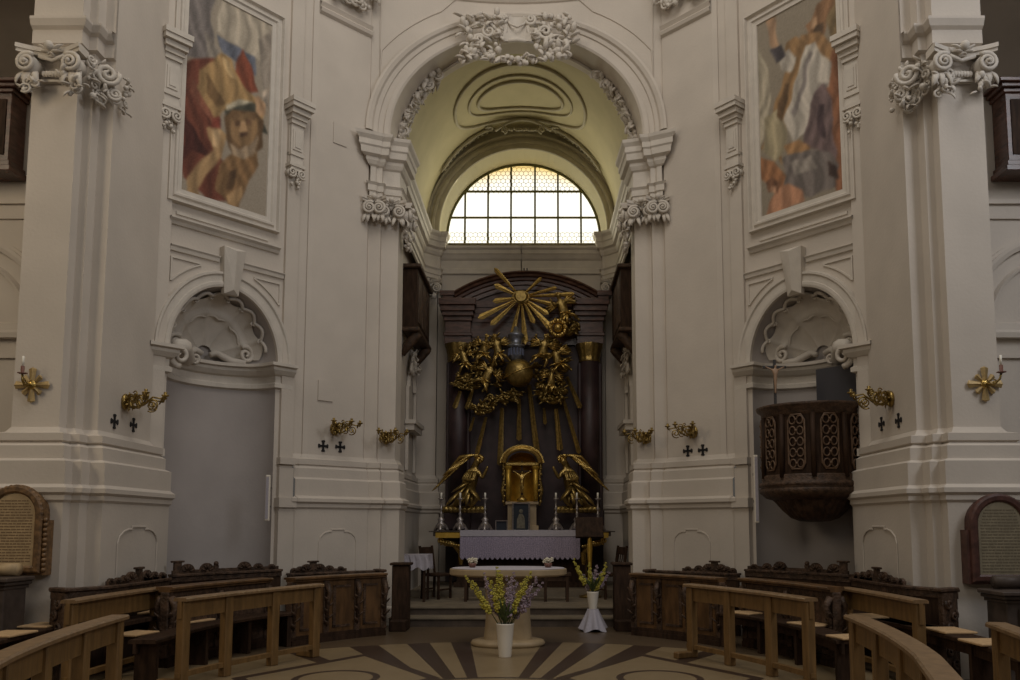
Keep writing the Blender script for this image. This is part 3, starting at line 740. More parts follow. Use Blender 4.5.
for k in range(34):
    u = 482 + 70 * k / 33; v = 52 + 9 * math.sin(PI * k / 33) + rnd.uniform(-3, 3); b.ball(K(u, v, rnd.uniform(-.08, .05)), rnd.uniform(.035, .065), 6)
    if k % 2: leaf(b, K(u, v), K(u + rnd.uniform(-6, 6), v + rnd.uniform(-6, 8), -.05), .03, .4, n=4)
for k in range(8): b.beam(K(500 + k * .0 + 4.6 * k, 43, -.0), K(500 + 4.6 * k, 52, .1), .02, .3) if k < 1 else None
struct(b, 'trim_%d' % num, STU, 'stucco cartouche with scrolls and garland at the crown of the chancel arch'); num += 1
# relief panels on the arch soffit
b = MB(); rnd = random.Random(5)
def sof(t, y, off): return Vector(((RI - off) * math.cos(t), y, ZA + (RI - .08 - off) * math.sin(t)))
for sg in (-1, 1):
    def q(d, y, off=.02): return sof(R(d) if sg > 0 else PI - R(d), y, off)
    b.tube([q(8, 13.92), q(30, 13.95), q(44, 14.0), q(44, 14.15), q(44, 14.3), q(30, 14.32), q(8, 14.32), q(8, 14.1)], .022, 6, closed=True)
    for k in range(150):
        d = rnd.uniform(3, 48); y = rnd.uniform(13.9, 14.3)
        p = q(d, y, .03)
        if rnd.random() < .5: b.ball(p, rnd.uniform(.03, .06), 6)
        else: leaf(b, p, q(d + rnd.uniform(-5, 5), y + rnd.uniform(-.06, .06), .12), .05, .2, n=4)
    for d in (40, 47, 12): b.tube(spiral(q(d, 14.0, .08), .10, 1.6, (1, 0, 0), (0, 0, 1), 0, sg, 22), .024, 6)
    b.tube([q(47 + 2 * k, 14.1, .03) for k in range(16)], .03, 6)
struct(b, 'trim_%d' % num, STU, 'stucco relief panels under the chancel arch'); num += 1
# arched dado panels on the pier bases, blocked openings
for nm, s, b in sides():
    T0 = b.T.copy()
    def panel(a, c, hw, z0, z1, dd=.10):
        t, L = face_T(a, c); b.T = T0 @ t; xm = L / 2
        pts = [(xm - hw, z0), (xm - hw, z1 - .16)] + [(xm - hw * .42 - (hw * .58) * math.cos(q_), z1 - .16 + .16 * math.sin(q_)) for q_ in [.5, 1.0, 1.4]] + \
              [(xm - hw * .35, z1), (xm - hw * .35, z1 + .03), (xm + hw * .35, z1 + .03), (xm + hw * .35, z1)] + [(xm + hw * .42 + (hw * .58) * math.cos(q_), z1 - .16 + .16 * math.sin(q_)) for q_ in [1.4, 1.0, .5]] + [(xm + hw, z1 - .16), (xm + hw, z0)]
        b.T = b.T @ Matrix.Translation((0, -dd, 0))
        b.strip(pts, [(-.012, 0), (-.008, .012), (.008, .012), (.012, 0)])
    panel(G0, G1, .33, .9, 1.50); panel((C1, 9.3), (E1, 10.6), .50, .9, 1.55, .215)
    b.T = T0
    struct(b, 'trim_%d' % num, PLA, 'shallow arched panels on the pier bases, %s' % nm); num += 1
b = MB(); q_ = M(335, 405, 12.75); t, L = face_T(G0, G1)
b.T = t; b.box((.14, -.02, 2.98 + .55), (.40, 0, 3.85)); b.box((.30, -.015, 7.75), (.55, 0, 8.1))
struct(b, 'trim_%d' % num, PLA, 'small plaster cover plates on the left far pier'); num += 1

# ------------------------------------------------------------------ frescoes
import numpy as np
def s2l(c): return tuple(((x / 255) / 12.92 if x < 10.3 else ((x / 255 + .055) / 1.055) ** 2.4) for x in c)
def fresco(side, label, bgc, polys, pad):
    xs0, xs1, z0, z1 = FR
    sgn = 1 if side == 'left' else -1
    nx, nz = 110, 230
    img = np.zeros((nz, nx, 3)); img[:] = bgc
    A, B = (D0, D1) if side == 'left' else ((-D0[0], D0[1]), (-D1[0], D1[1]))
    gx = np.linspace(xs0, xs1, nx)[None, :].repeat(nz, 0); gz = np.linspace(z0, z1, nz)[:, None].repeat(nx, 1)
    rng = np.random.default_rng(4)
    # soft irregular brush edges: sample the outlines at slightly displaced places
    wob = .010 * (np.sin(gz * 13 + gx * 7) + np.sin(gx * 17 - gz * 11))
    X_, Z_ = gx + wob, gz + wob * .7
    for col, pts in polys:
        L = [onwall(u, v, A, B) for u, v in pts]
        ins = np.zeros((nz, nx), bool); n = len(L)
        for i in range(n):
            xa, za = L[i]; xb, zb = L[(i + 1) % n]
            if abs(zb - za) < 1e-9: continue
            c = ((za > Z_) != (zb > Z_)) & (X_ < (xb - xa) * (Z_ - za) / (zb - za) + xa); ins ^= c
        tone = 1 + .13 * np.sin(X_ * 26 + Z_ * 7 + sum(col) + 2 * np.sin(Z_ * 5 + X_ * 3)) + .05 * np.sin(X_ * 60 - Z_ * 11 + 3 * np.sin(Z_ * 7))
        img[ins] = (np.array(col)[None, :] * tone[ins][:, None])
    for _ in range(4):
        p = np.pad(img, ((1, 1), (1, 1), (0, 0)), 'edge'); img = (p[1:-1, 1:-1] * 2 + p[:-2, 1:-1] + p[2:, 1:-1] + p[1:-1, :-2] + p[1:-1, 2:]) / 6
    img += rng.normal(0, 3, img.shape[:2])[..., None]
    img = np.clip(img, 5, 255) / 255
    img = img.mean(2, keepdims=True) * .30 + img * .70
    lin = np.where(img < .04, img / 12.92, ((img + .055) / 1.055) ** 2.4) * 1.85
    base = (D0[0] * sgn, D0[1], 0)
    T = DT if side == 'left' else MIR @ DT
    mbv = MB(); o0 = T @ Vector(((xs0 + xs1) / 2, -.012, (z0 + z1) / 2))
    root = thing('fresco', o0, label, 'wall painting', 'frescoes in the diagonal bays')
    mbv.T = Matrix.Translation(o0).inverted() @ T
    vs = [(gx[i, j], -.012, gz[i, j]) for i in range(nz) for j in range(nx)]
    mbv.add(vs, [[i * nx + j, i * nx + j + 1, (i + 1) * nx + j + 1, (i + 1) * nx + j] for i in range(nz - 1) for j in range(nx - 1)])
    m = bpy.data.materials.get('fresco_paint')
    if not m:
        m = bpy.data.materials.new('fresco_paint'); m.use_nodes = True; nt = m.node_tree; at = nt.nodes.new('ShaderNodeAttribute'); at.attribute_name = 'paint'
        nt.links.new(at.outputs['Color'], nt.nodes['Principled BSDF'].inputs['Base Color']); nt.nodes['Principled BSDF'].inputs['Roughness'].default_value = .9
    o = mbv.build('painted_surface', m, root)
    ca = o.data.color_attributes.new('paint', 'FLOAT_COLOR', 'POINT')
    buf = np.ones((nz * nx, 4), dtype=np.float32); buf[:, :3] = lin.reshape(-1, 3); ca.data.foreach_set('color', buf.ravel())
    e = MB(); e.T = mbv.T
    e.strip([(xs0 + .02, z0 + .02), (xs0 + .02, z1 - .02), (xs1 - .02, z1 - .02), (xs1 - .02, z0 + .02)], [(-.02, 0), (-.01, .03), (.015, .03), (.03, 0)], closed=True)
    e.build('painting_border', STU, root)
fresco('left', 'tall painting of a red-cloaked figure with an open book and a lion', (122, 109, 91), [
    ((92, 83, 78), [(178, 0), (205, -20), (214, 0), (210, 20), (214, 45), (204, 60), (184, 56)]),
    ((106, 96, 84), [(205, 30), (214, 45), (222, 52), (214, 60), (206, 58)]),
    ((135, 122, 102), [(225, -20), (275, 20), (272, 90), (258, 60), (216, 32)]),
    ((112, 100, 86), [(258, 40), (275, 30), (268, 110), (262, 90)]),
    ((74, 77, 88), [(215, 35), (255, 57), (255, 77), (240, 64), (224, 54)]),
    ((92, 42, 27), [(180, 66), (192, 59), (214, 58), (218, 80), (214, 100), (222, 120), (216, 150), (230, 172), (228, 202), (206, 200), (194, 186), (182, 178), (178, 150), (179, 100)]),
    ((112, 58, 38), [(192, 78), (200, 90), (214, 112), (220, 122), (214, 126), (200, 108), (190, 92)]),
    ((62, 26, 20), [(182, 110), (192, 125), (206, 150), (206, 158), (192, 150), (184, 160)]),
    ((110, 48, 28), [(237, 58), (243, 49), (253, 75), (258, 92), (246, 94), (236, 76)]),
    ((134, 100, 54), [(211, 62), (221, 53), (232, 60), (240, 82), (252, 96), (264, 106), (262, 120), (250, 112), (235, 103), (222, 112), (217, 126), (206, 102), (196, 88), (200, 70)]),
    ((160, 126, 76), [(222, 56), (230, 62), (236, 80), (230, 78), (222, 66)]),
    ((96, 68, 36), [(206, 72), (214, 84), (224, 104), (216, 108), (206, 92)]),
    ((56, 54, 42), [(224, 110), (240, 102), (256, 104), (258, 116), (269, 134), (258, 131), (245, 118), (228, 122)]),
    ((142, 130, 104), [(225, 106), (240, 99), (252, 103), (238, 106), (226, 111)]),
    ((144, 106, 70), [(253, 98), (258, 96), (266, 104), (264, 116), (256, 116)]),
    ((150, 130, 108), [(262, 92), (270, 86), (266, 96), (262, 100)]),
    ((136, 102, 60), [(206, 128), (216, 125), (225, 135), (223, 156), (206, 176), (197, 190), (200, 199), (190, 196), (185, 178), (200, 160), (213, 150)]),
    ((166, 130, 84), [(212, 130), (219, 130), (218, 148), (212, 146)]),
    ((110, 42, 28), [(213, 118), (221, 116), (220, 128), (210, 128)]),
    ((112, 78, 42), [(218, 165), (236, 150), (258, 140), (257, 166), (246, 186), (238, 210), (228, 206), (222, 196), (214, 190)]),
    ((74, 50, 28), [(228, 172), (238, 168), (232, 190), (226, 190)]),
    ((92, 64, 36), [(225, 116), (232, 110), (256, 112), (263, 122), (262, 148), (250, 158), (232, 156), (225, 138)]),
    ((128, 104, 76), [(229, 142), (238, 150), (252, 142), (258, 134), (256, 153), (244, 160), (232, 156)]),
    ((116, 84, 48), [(229, 120), (236, 114), (250, 113), (258, 119), (257, 132), (249, 146), (238, 146), (230, 134)]),
    ((140, 104, 64), [(239, 122), (245, 121), (247, 133), (240, 135)]), ((84, 56, 34), [(233, 121), (239, 121), (239, 126), (234, 127)]), ((84, 56, 34), [(246, 119), (252, 119), (251, 125), (246, 125)]),
    ((70, 44, 28), [(240, 133), (247, 132), (246, 136), (241, 137)]), ((88, 62, 36), [(231, 118), (235, 112), (239, 116), (233, 124)]), ((88, 62, 36), [(249, 112), (254, 112), (256, 120), (252, 120)]),
    ((150, 112, 66), [(226, 196), (240, 186), (242, 196), (236, 208), (228, 204)]),
], 0)
fresco('right', 'tall painting of a bearded bishop in flowing robes above a putto', (112, 100, 82), [
    ((132, 120, 98), [(756, 40), (768, 70), (772, 100), (758, 160), (752, 180)]),
    ((98, 78, 48), [(822, -20), (860, -20), (850, 60), (834, 50), (826, 20)]),
    ((118, 70, 42), [(828, 46), (850, 60), (850, 205), (838, 200), (826, 150)]),
    ((134, 100, 70), [(766, 12), (774, 9), (777, 30), (779, 45), (785, 54), (777, 58), (770, 45)]),
    ((120, 86, 48), [(786, 44), (795, 36), (806, 42), (801, 60), (796, 90), (786, 130), (781, 146), (783, 166), (775, 152), (762, 150), (768, 128), (779, 95), (786, 70)]),
    ((132, 118, 86), [(766, 118), (779, 108), (787, 130), (786, 150), (776, 162), (764, 152)]),
    ((82, 58, 34), [(786, 84), (791, 84), (782, 122), (776, 116)]),
    ((112, 76, 46), [(810, 22), (817, 5), (829, -6), (836, 2), (827, 20), (824, 34), (812, 36), (806, 26)]),
    ((150, 112, 76), [(811, 20), (817, 16), (818, 28), (812, 30)]),
    ((70, 52, 36), [(816, 26), (824, 22), (822, 34), (814, 36)]),
    ((124, 88, 50), [(800, 36), (820, 32), (834, 46), (830, 62), (816, 52), (806, 48)]),
    ((144, 134, 120), [(805, 46), (815, 42), (823, 55), (832, 62), (830, 88), (820, 82), (813, 110), (812, 132), (800, 137), (794, 145), (784, 120), (794, 90), (800, 66)]),
    ((108, 98, 92), [(808, 52), (813, 52), (804, 90), (796, 118), (792, 112), (802, 84)]),
    ((112, 102, 94), [(820, 84), (830, 84), (822, 100), (812, 112)]),
    ((138, 128, 114), [(779, 58), (790, 49), (797, 58), (791, 73), (783, 71)]),
    ((58, 52, 54), [(770, 50), (781, 45), (786, 56), (778, 64)]),
    ((90, 70, 68), [(815, 92), (825, 84), (833, 100), (833, 130), (837, 150), (834, 166), (825, 152), (804, 146), (808, 120)]),
    ((62, 46, 48), [(818, 104), (824, 104), (826, 140), (818, 134)]),
    ((138, 96, 54), [(784, 146), (800, 140), (811, 147), (806, 156), (790, 156)]),
    ((92, 82, 76), [(783, 158), (806, 150), (830, 152), (840, 166), (836, 186), (810, 198), (786, 188)]),
    ((116, 106, 96), [(790, 162), (812, 156), (818, 168), (796, 176)]),
    ((58, 42, 36), [(828, 160), (838, 168), (841, 180), (830, 176)]),
    ((132, 82, 46), [(756, 156), (775, 162), (786, 176), (784, 192), (772, 188), (758, 176)]),
    ((150, 98, 66), [(776, 190), (790, 184), (802, 190), (806, 202), (790, 206), (776, 216), (768, 222), (762, 226), (770, 206)]),
    ((96, 60, 38), [(766, 182), (773, 177), (781, 184), (778, 193), (768, 192)]),
    ((160, 112, 78), [(770, 186), (776, 186), (776, 193), (770, 192)]),
], 0)
# ================================================================== HIGH ALTAR
def new_skin(name, joints, edges, matl, parent, sub=1):
    bm = bmesh.new(); lay = bm.verts.layers.skin.verify(); vs = [bm.verts.new(j[:3]) for j in joints]
    for a, b_ in edges: bm.edges.new((vs[a], vs[b_]))
    for i, v in enumerate(vs): v[lay].radius = (joints[i][3], joints[i][3]); v[lay].use_root = (i == 0)
    me = bpy.data.meshes.new(name); bm.to_mesh(me); bm.free(); me.materials.append(matl)
    o = bpy.data.objects.new(name, me); COL.objects.link(o)
    md = o.modifiers.new('skin', 'SKIN'); md.use_smooth_shade = True
    sd = o.modifiers.new('sub', 'SUBSURF'); sd.levels = sub; sd.render_levels = sub
    # bake to a plain mesh so copies share it
    dg = bpy.context.evaluated_depsgraph_get(); ev = o.evaluated_get(dg); m2 = bpy.data.meshes.new_from_object(ev)
    o.modifiers.clear(); o.data = m2
    if parent: o.parent = parent
    return o

AY = 17.35
def Q(u, v, Y=AY): return M(u, v, Y)
# reredos
loc = Vector((Q(524, 400).x, 17.6, .40))
rd = thing('reredos', loc, 'tall dark red-brown altarpiece wall with arched pediment behind the high altar', 'altarpiece')
def rb(): return wmb(loc)
cx = loc.x
pl, prr, pt, pb_ = Q(446, 400).x, Q(603, 400).x, Q(524, 345).z, .41
b = rb(); b.box((pl, 17.55, pb_), (prr, 17.86, pt + .9)); b.build('back_panel', REDD, rd)
for u0, u1 in ((446, 470), (578, 602)):
    x0, x1 = Q(u0, 400).x, Q(u1, 400).x; zc1 = Q(458, 362).z
    b = rb(); b.box((x0, 17.38, 1.9), (x1, 17.56, zc1), bev=.02)
    b.box((x0 - .03, 17.34, 1.5), (x1 + .03, 17.56, 1.92), bev=.02); b.tube([((x0 + x1) / 2, 17.40, 1.95), ((x0 + x1) / 2, 17.40, zc1)], (x1 - x0) * .40, 16)
    b.build('column', REDD, rd)
    b = rb(); z0, z1 = zc1, Q(458, 344).z
    xm = (x0 + x1) / 2; r = (x1 - x0) * .46
    b.lathe([(r * .9, z0), (r, z0 + .03), (r * .9, z0 + .05), (r * .95, z0 + .12), (r * 1.12, z1 - .1), (r * 1.2, z1 - .05), (r * 1.2, z1)], (xm, 17.42, 0), 40, flute=lambda t, z: 1 + .05 * math.sin(12 * t))
    b.build('gilded_capital', GOLDB, rd)
z0, z1 = Q(524, 344).z, Q(524, 301).z
b = rb()
for k, (za, zb, e) in enumerate(((0, .14, .02), (.14, .2, .06), (.2, .42, .0), (.42, .5, .05), (.5, .58, .12), (.58, .68, .18), (.68, .80, .24))):
    h = z1 - z0
    b.box((pl, 17.45 - e * .5, z0 + za * h / .8), (prr, 17.56, z0 + zb * h / .8))
    for u0, u1 in ((446, 470), (578, 602)):
        xa, xb = Q(u0, 330).x, Q(u1, 330).x
        b.box((xa - e * .5 - .02, 17.32 - e, z0 + za * h / .8), (xb + e * .5 + .02, 17.5, z0 + zb * h / .8), bev=.008)
b.build('entablature', RED, rd)
# segmental pediment
pa, pbx, pz = Q(443, 300).x, Q(609, 300).x, Q(524, 300).z; ptop = Q(524, 272).z
hw = (pbx - pa) / 2; hh = ptop - pz; Rr = (hw * hw + hh * hh) / (2 * hh); th = math.asin(hw / Rr); xm = (pa + pbx) / 2
b = rb(); b.T = b.T @ Matrix.Translation((0, 17.40, 0))
prof = [(0, -.2), (0, .16), (-.03, .17), (-.06, .12), (-.10, .10), (-.12, .05), (-.17, .04), (-.19, .0), (-.26, -.01), (-.28, -.04), (-.36, -.05), (-.36, -.2)]
b.strip(arc(xm, ptop - Rr, Rr, PI / 2 + th, PI / 2 - th, 30), [(-d, h) for d, h in prof] if False else prof)
for sg in (-1, 1):
    b.box((xm + sg * (hw - .02), -.20, pz - .04), (xm + sg * (hw - .24), .1, pz + .10)); b.box((xm + sg * (hw + .05), -.24, pz + .06), (xm + sg * (hw - .26), .1, pz + .16))
b.build('pediment_moulding', RED, rd)
b = rb(); pts = arc(xm, ptop - Rr, Rr - .10, PI / 2 + th, PI / 2 - th, 24); b.prism(pts, 17.50, 17.80); b.build('tympanum', RED, rd)
b = rb(); x0 = Q(524, 268).x
b.box((x0 - .015, 17.45, ptop), (x0 + .015, 17.5, ptop + .12)); b.box((x0 + .05, 17.45, ptop), (x0 + .08, 17.5, ptop + .12)); b.build('finial', IRON, rd)

# sunburst
YS = 17.0
c0 = Q(521, 297, YS)
sb = thing('gilded_sunburst', c0, 'gilded sunburst of long pointed rays high in the altarpiece pediment', 'ornament')
def ray(parent, base, tip, w0, w1, name='ray', m=GOLD, lc=None):
    lc = lc or parent.location
    b = wmb(lc); base = Vector(base); tip = Vector(tip); d = (tip - base).normalized(); n = d.cross(Vector((0, 1, 0))).normalized()
    vs = [base + n * w0 / 2, base - n * w0 / 2, tip - n * w1 / 2, tip + n * w1 / 2]
    md = [base + Vector((0, -.035, 0)), tip + d * w1 * .6 + Vector((0, -.02, 0))]
    back = [v + Vector((0, .02, 0)) for v in vs]
    V = vs + md + back
    b.add(V, [[0, 3, 5, 4], [4, 5, 2, 1], [1, 2, 8, 7], [3, 0, 6, 9], [2, 3, 9, 8], [0, 1, 7, 6], [6, 7, 8, 9], [3, 2, 5], [1, 0, 4]])
    return b.build(name, m, parent)
tips = [(496, 270, .10), (497, 286, .13), (496, 301, .13), (481, 317, .14), (493, 323, .13), (513, 332, .12), (525, 341, .15), (533, 321, .11), (550, 327, .16), (546, 313, .12), (572, 294, .10), (552, 304, .10), (555, 288, .08), (540, 279, .08)]
for (u, v, w_) in tips:
    t = Q(u, v, YS); d = (t - c0)
    ray(sb, c0 + d * .12, t, .035, w_ * .8 + .02)
b = wmb(c0); b.tube([c0 + Vector((0, .02, 0)), c0 + Vector((0, -.07, 0))], [.15, .11], 20, sm=False)
b.tube([c0 + Vector((.17 * math.cos(a), 0, .12 * math.sin(a))) for a in [2 * PI * k / 20 for k in range(20)]], .03, 6, closed=True); b.build('hub', GOLDB, sb)

# long beams of light streaming down
YB = 17.2
for (a, c, wd) in [((460, 391), (455, 407), .12), ((472, 391), (467, 408), .11), ((474, 417), (470, 430), .07), ((486, 417), (477, 453), .10), ((502, 408), (500, 464), .13),
                   ((519, 399), (519, 439), .11), ((529, 385), (537, 453), .13), ((544, 408), (545, 423), .08), ((556, 409), (560, 449), .13), ((567, 377), (580, 407), .11), ((563, 398), (579, 452), .10)]:
    p0, p1 = Q(a[0], a[1], YB), Q(c[0], c[1], YB)
    side_ = 'left' if a[0] < 515 else 'right'
    g = MB()
    o = None
    d = (p1 - p0).normalized(); n = d.cross(Vector((0, 1, 0))).normalized(); g.T = Matrix.Translation(-p0)
    V = [p0 + n * wd * .3, p0 - n * wd * .3, p1 - n * wd * .5, p1 + n * wd * .5, p0 + Vector((0, -.03, 0)), p1 + d * .04 + Vector((0, -.03, 0))]
    V += [v + Vector((0, .03, 0)) for v in V[:4]]
    g.add(V, [[0, 3, 5, 4], [4, 5, 2, 1], [1, 2, 8, 7], [3, 0, 6, 9], [2, 3, 9, 8], [0, 1, 7, 6], [6, 7, 8, 9], [3, 2, 5], [1, 0, 4]])
    o = g.build('gilded_beam', GOLDB); o.location = p0
    names = {460: 'outermost short one on the far left', 472: 'short one just right of the far left beam', 474: 'thin short one lowest on the left', 486: 'long slanting one left of the tabernacle', 502: 'long upright one ending at the tabernacle top left',
             519: 'upright one in the middle under the globe', 529: 'long one right of centre ending over the tabernacle', 544: 'shortest one right of centre', 556: 'wide upright one below the right cloud', 567: 'short outer one leaning out on the right', 563: 'long slanting one above the right angel'}
    tag(o, 'gilded light beam on dark panel, ' + names[a[0]], 'ornament', 'gilded light beams on the altarpiece')

# globe and silver pedestal
gc = Q(519, 373, 16.95); gr = .30
g = thing('gilded_globe', gc, 'large tarnished gilded globe in the middle of the altarpiece', 'globe')
b = wmb(gc); b.ball(gc, gr, 28); b.build('sphere', GOLDB, g)
b = wmb(gc); b.tube([gc + Vector((math.cos(a) * (gr + .005), math.sin(a) * (gr + .005) * .98, .12 * math.cos(a))) for a in [2 * PI * k / 32 for k in range(32)]], .018, 6, closed=True); b.build('band', GOLD, g)
sp_ = Q(516, 356, 16.95)
g = thing('silver_reliquary', sp_, 'dark silver tiered ornament standing above the gilded globe', 'ornament')
b = wmb(sp_); b.lathe([(.02, -.16), (.10, -.12), (.16, .0), (.14, .16), (.19, .18), (.19, .22), (.12, .25), (.14, .38), (.17, .42), (.17, .46), (.06, .52), (.05, .6), (.01, .64)], sp_, 20); b.build('body', mat('dark_silver', (.20, .21, .25), .35, metal=.7, noise=.3, nscale=15), g)
DBL = mat('blue_enamel', (.05, .06, .12), .4)
b = wmb(sp_)
for k in range(8):
    a = PI + PI * k / 7; b.box((sp_.x + .15 * math.cos(a) - .018, sp_.y + .15 * math.sin(a) - .02, sp_.z), (sp_.x + .15 * math.cos(a) + .018, sp_.y + .15 * math.sin(a), sp_.z + .15))
b.build('enamel_panel', DBL, g)

# cherubs: one body with wings and drapery, posed copies
def cherub(loc, s, lean, label, flip=1, cat='sculpture', grp='gilded angels on the altarpiece'):
    root = thing('angel_sculpture', loc, label, cat, grp)
    J = [(0, 0, 0, .11), (0, -.02, .16, .10), (.0, -.03, .27, .095), (0, -.04, .35, .035), (.0, -.07, .44, .075), (.01, -.08, .50, .06),
         (-.10, -.04, .27, .045), (-.20, -.12, .22, .034), (-.24, -.18, .36, .026), (-.25, -.19, .42, .022),
         (.10, -.04, .27, .045), (.22, -.10, .24, .034), (.33, -.16, .14, .026), (.37, -.18, .12, .022),
         (-.08, -.02, -.10, .075), (-.16, -.14, -.22, .055), (-.12, -.10, -.38, .038), (-.12, -.17, -.42, .028),
         (.08, -.02, -.10, .075), (.20, -.10, -.18, .055), (.28, .0, -.30, .038), (.31, -.05, -.36, .028)]
    E_ = [(0, 1), (1, 2), (2, 3), (3, 4), (4, 5), (2, 6), (6, 7), (7, 8), (8, 9), (2, 10), (10, 11), (11, 12), (12, 13), (0, 14), (14, 15), (15, 16), (16, 17), (0, 18), (18, 19), (19, 20), (20, 21)]
    rot = Matrix.Rotation(lean, 3, 'Y')
    def tr(x, y, z): v = rot @ Vector((x * flip, y, z)); return v * s
    new_skin('body', [(*tr(*j[:3]), j[3] * s) for j in J], E_, GOLDB, root)
    b = MB()
    for k in range(7): b.ball(tr(.045 * math.cos(k), -.06 + .03 * math.sin(k * 2), .50 + .02 * math.sin(k)), .035 * s, 6)
    b.build('hair', GOLD, root)
    for sg in (-1, 1):
        b = MB()
        for k in range(5):
            a = R(-25 + 17 * k); leaf(b, tr(sg * .06, .05, .24), tr(sg * (.10 + .36 * math.cos(a)), .12, .24 + .30 * math.sin(a)), .075 * s, .12)
        b.build('wing', GOLD, root)
    b = MB(); rr = random.Random(int(loc[0] * 991))
    for k in range(7):
        a = rr.uniform(0, 6.28); p = tr(.05, -.05, -.05); q_ = tr(rr.uniform(-.35, .35), rr.uniform(-.14, .0), rr.uniform(-.38, .0)); leaf(b, p, q_, .05 * s, .45)
    b.build('drapery', GOLD, root)
    return root
def cloud(loc, pts, r, label, seed, m=GOLDB):
    b = MB(); rr = random.Random(seed)
    for (x, z) in pts:
        b.ball((x, rr.uniform(-.04, .05), z), r * rr.uniform(.7, 1.1), 10, sc=(1.3, .7, .8))
        if rr.random() < .5: b.tube(spiral((x, -.10, z), r * rr.uniform(.5, .9), 1.3, (1, 0, 0), (0, 0, 1), rr.uniform(0, 6), rr.choice((-1, 1)), 14), r * .2, 5)
        for q in range(5):
            a = rr.uniform(0, 6.28); p_ = Vector((x + rr.uniform(-.05, .05), -.06, z + rr.uniform(-.05, .05))); leaf(b, p_, p_ + Vector((math.cos(a) * r * 1.7, -.03, math.sin(a) * r * 1.3)), r * .30, .5, n=5)
    o = b.build('gilded_cloud', m); o.location = loc
    return tag(o, label, 'sculpture', 'gilded clouds on the altarpiece')
cherub(Q(465, 362, 17.05), .62, -.3, 'small gilded angel left of the others under the left capital', -1)
cherub(Q(484, 352, 17.0), .70, .2, 'gilded angel with spread wings, upper one left of the globe', 1)
cherub(Q(498, 352, 16.9), .70, -.2, 'gilded angel leaning in closest to the globe on its left', 1)
cherub(Q(486, 378, 16.95), .72, .5, 'gilded angel lying across the clouds below left of the globe', -1)
cherub(Q(543, 353, 16.9), .74, .2, 'gilded angel closest to the globe on its right', -1)
cherub(Q(558, 362, 17.0), .74, -.3, 'gilded angel right of the globe near the right capital', 1)
cherub(Q(551, 383, 16.95), .60, .1, 'small gilded angel head-up above the right cloud bowl', 1)
cherub(Q(564, 312, 17.0), .80, -.35, 'gilded angel highest on the altarpiece, beside the sunburst', 1)
def pxl(loc, L, Y): return [((Q(u, v, Y) - loc).x, (Q(u, v, Y) - loc).z) for u, v in L]
for Lp, r, lab, sd_ in (
    ([(458, 384), (464, 387), (470, 388), (476, 386), (461, 379), (472, 381), (468, 376), (480, 374), (476, 368)], .10, 'gilded cloud bowl under the leftmost angels', 3),
    ([(474, 408), (480, 412), (487, 410), (493, 404), (499, 399), (505, 396), (512, 394), (518, 394), (484, 405), (490, 398), (505, 402), (514, 399)], .10, 'sweeping gilded cloud garland below left of the globe', 4),
    ([(541, 393), (546, 399), (553, 401), (559, 398), (562, 391), (548, 392), (556, 393), (541, 385), (561, 383)], .10, 'gilded cloud bowl under the angels right of the globe', 5),
    ([(470, 346), (478, 344), (475, 354), (480, 362), (492, 366), (502, 363), (504, 376), (498, 384), (494, 340), (502, 344)], .09, 'gilded clouds between the angels left of the globe', 6),
    ([(535, 342), (541, 344), (550, 341), (558, 346), (566, 350), (536, 366), (545, 372), (567, 360), (563, 370), (536, 376)], .09, 'gilded clouds between the angels right of the globe', 7),
    ([(561, 330), (568, 333), (574, 331), (566, 326), (572, 322), (576, 326)], .09, 'gilded cloud under the highest angel', 8)):
    l0 = Q(*Lp[0], 17.15); cloud(l0, pxl(l0, Lp, 17.15), r, lab, sd_)
wl = Q(558, 328, 16.9); b = MB()
b.tube([(.16 * math.cos(a), 0, .16 * math.sin(a)) for a in [2 * PI * k / 24 for k in range(24)]], .05, 8, closed=True)
for k in range(10): a = 2 * PI * k / 10; b.ball((.17 * math.cos(a), -.04, .17 * math.sin(a)), .045, 7)
b.ball((0, 0, 0), .10, 12)
o = b.build('gilded_rosette', GOLD); o.location = wl; tag(o, 'round gilded rosette below the highest angel', 'ornament')

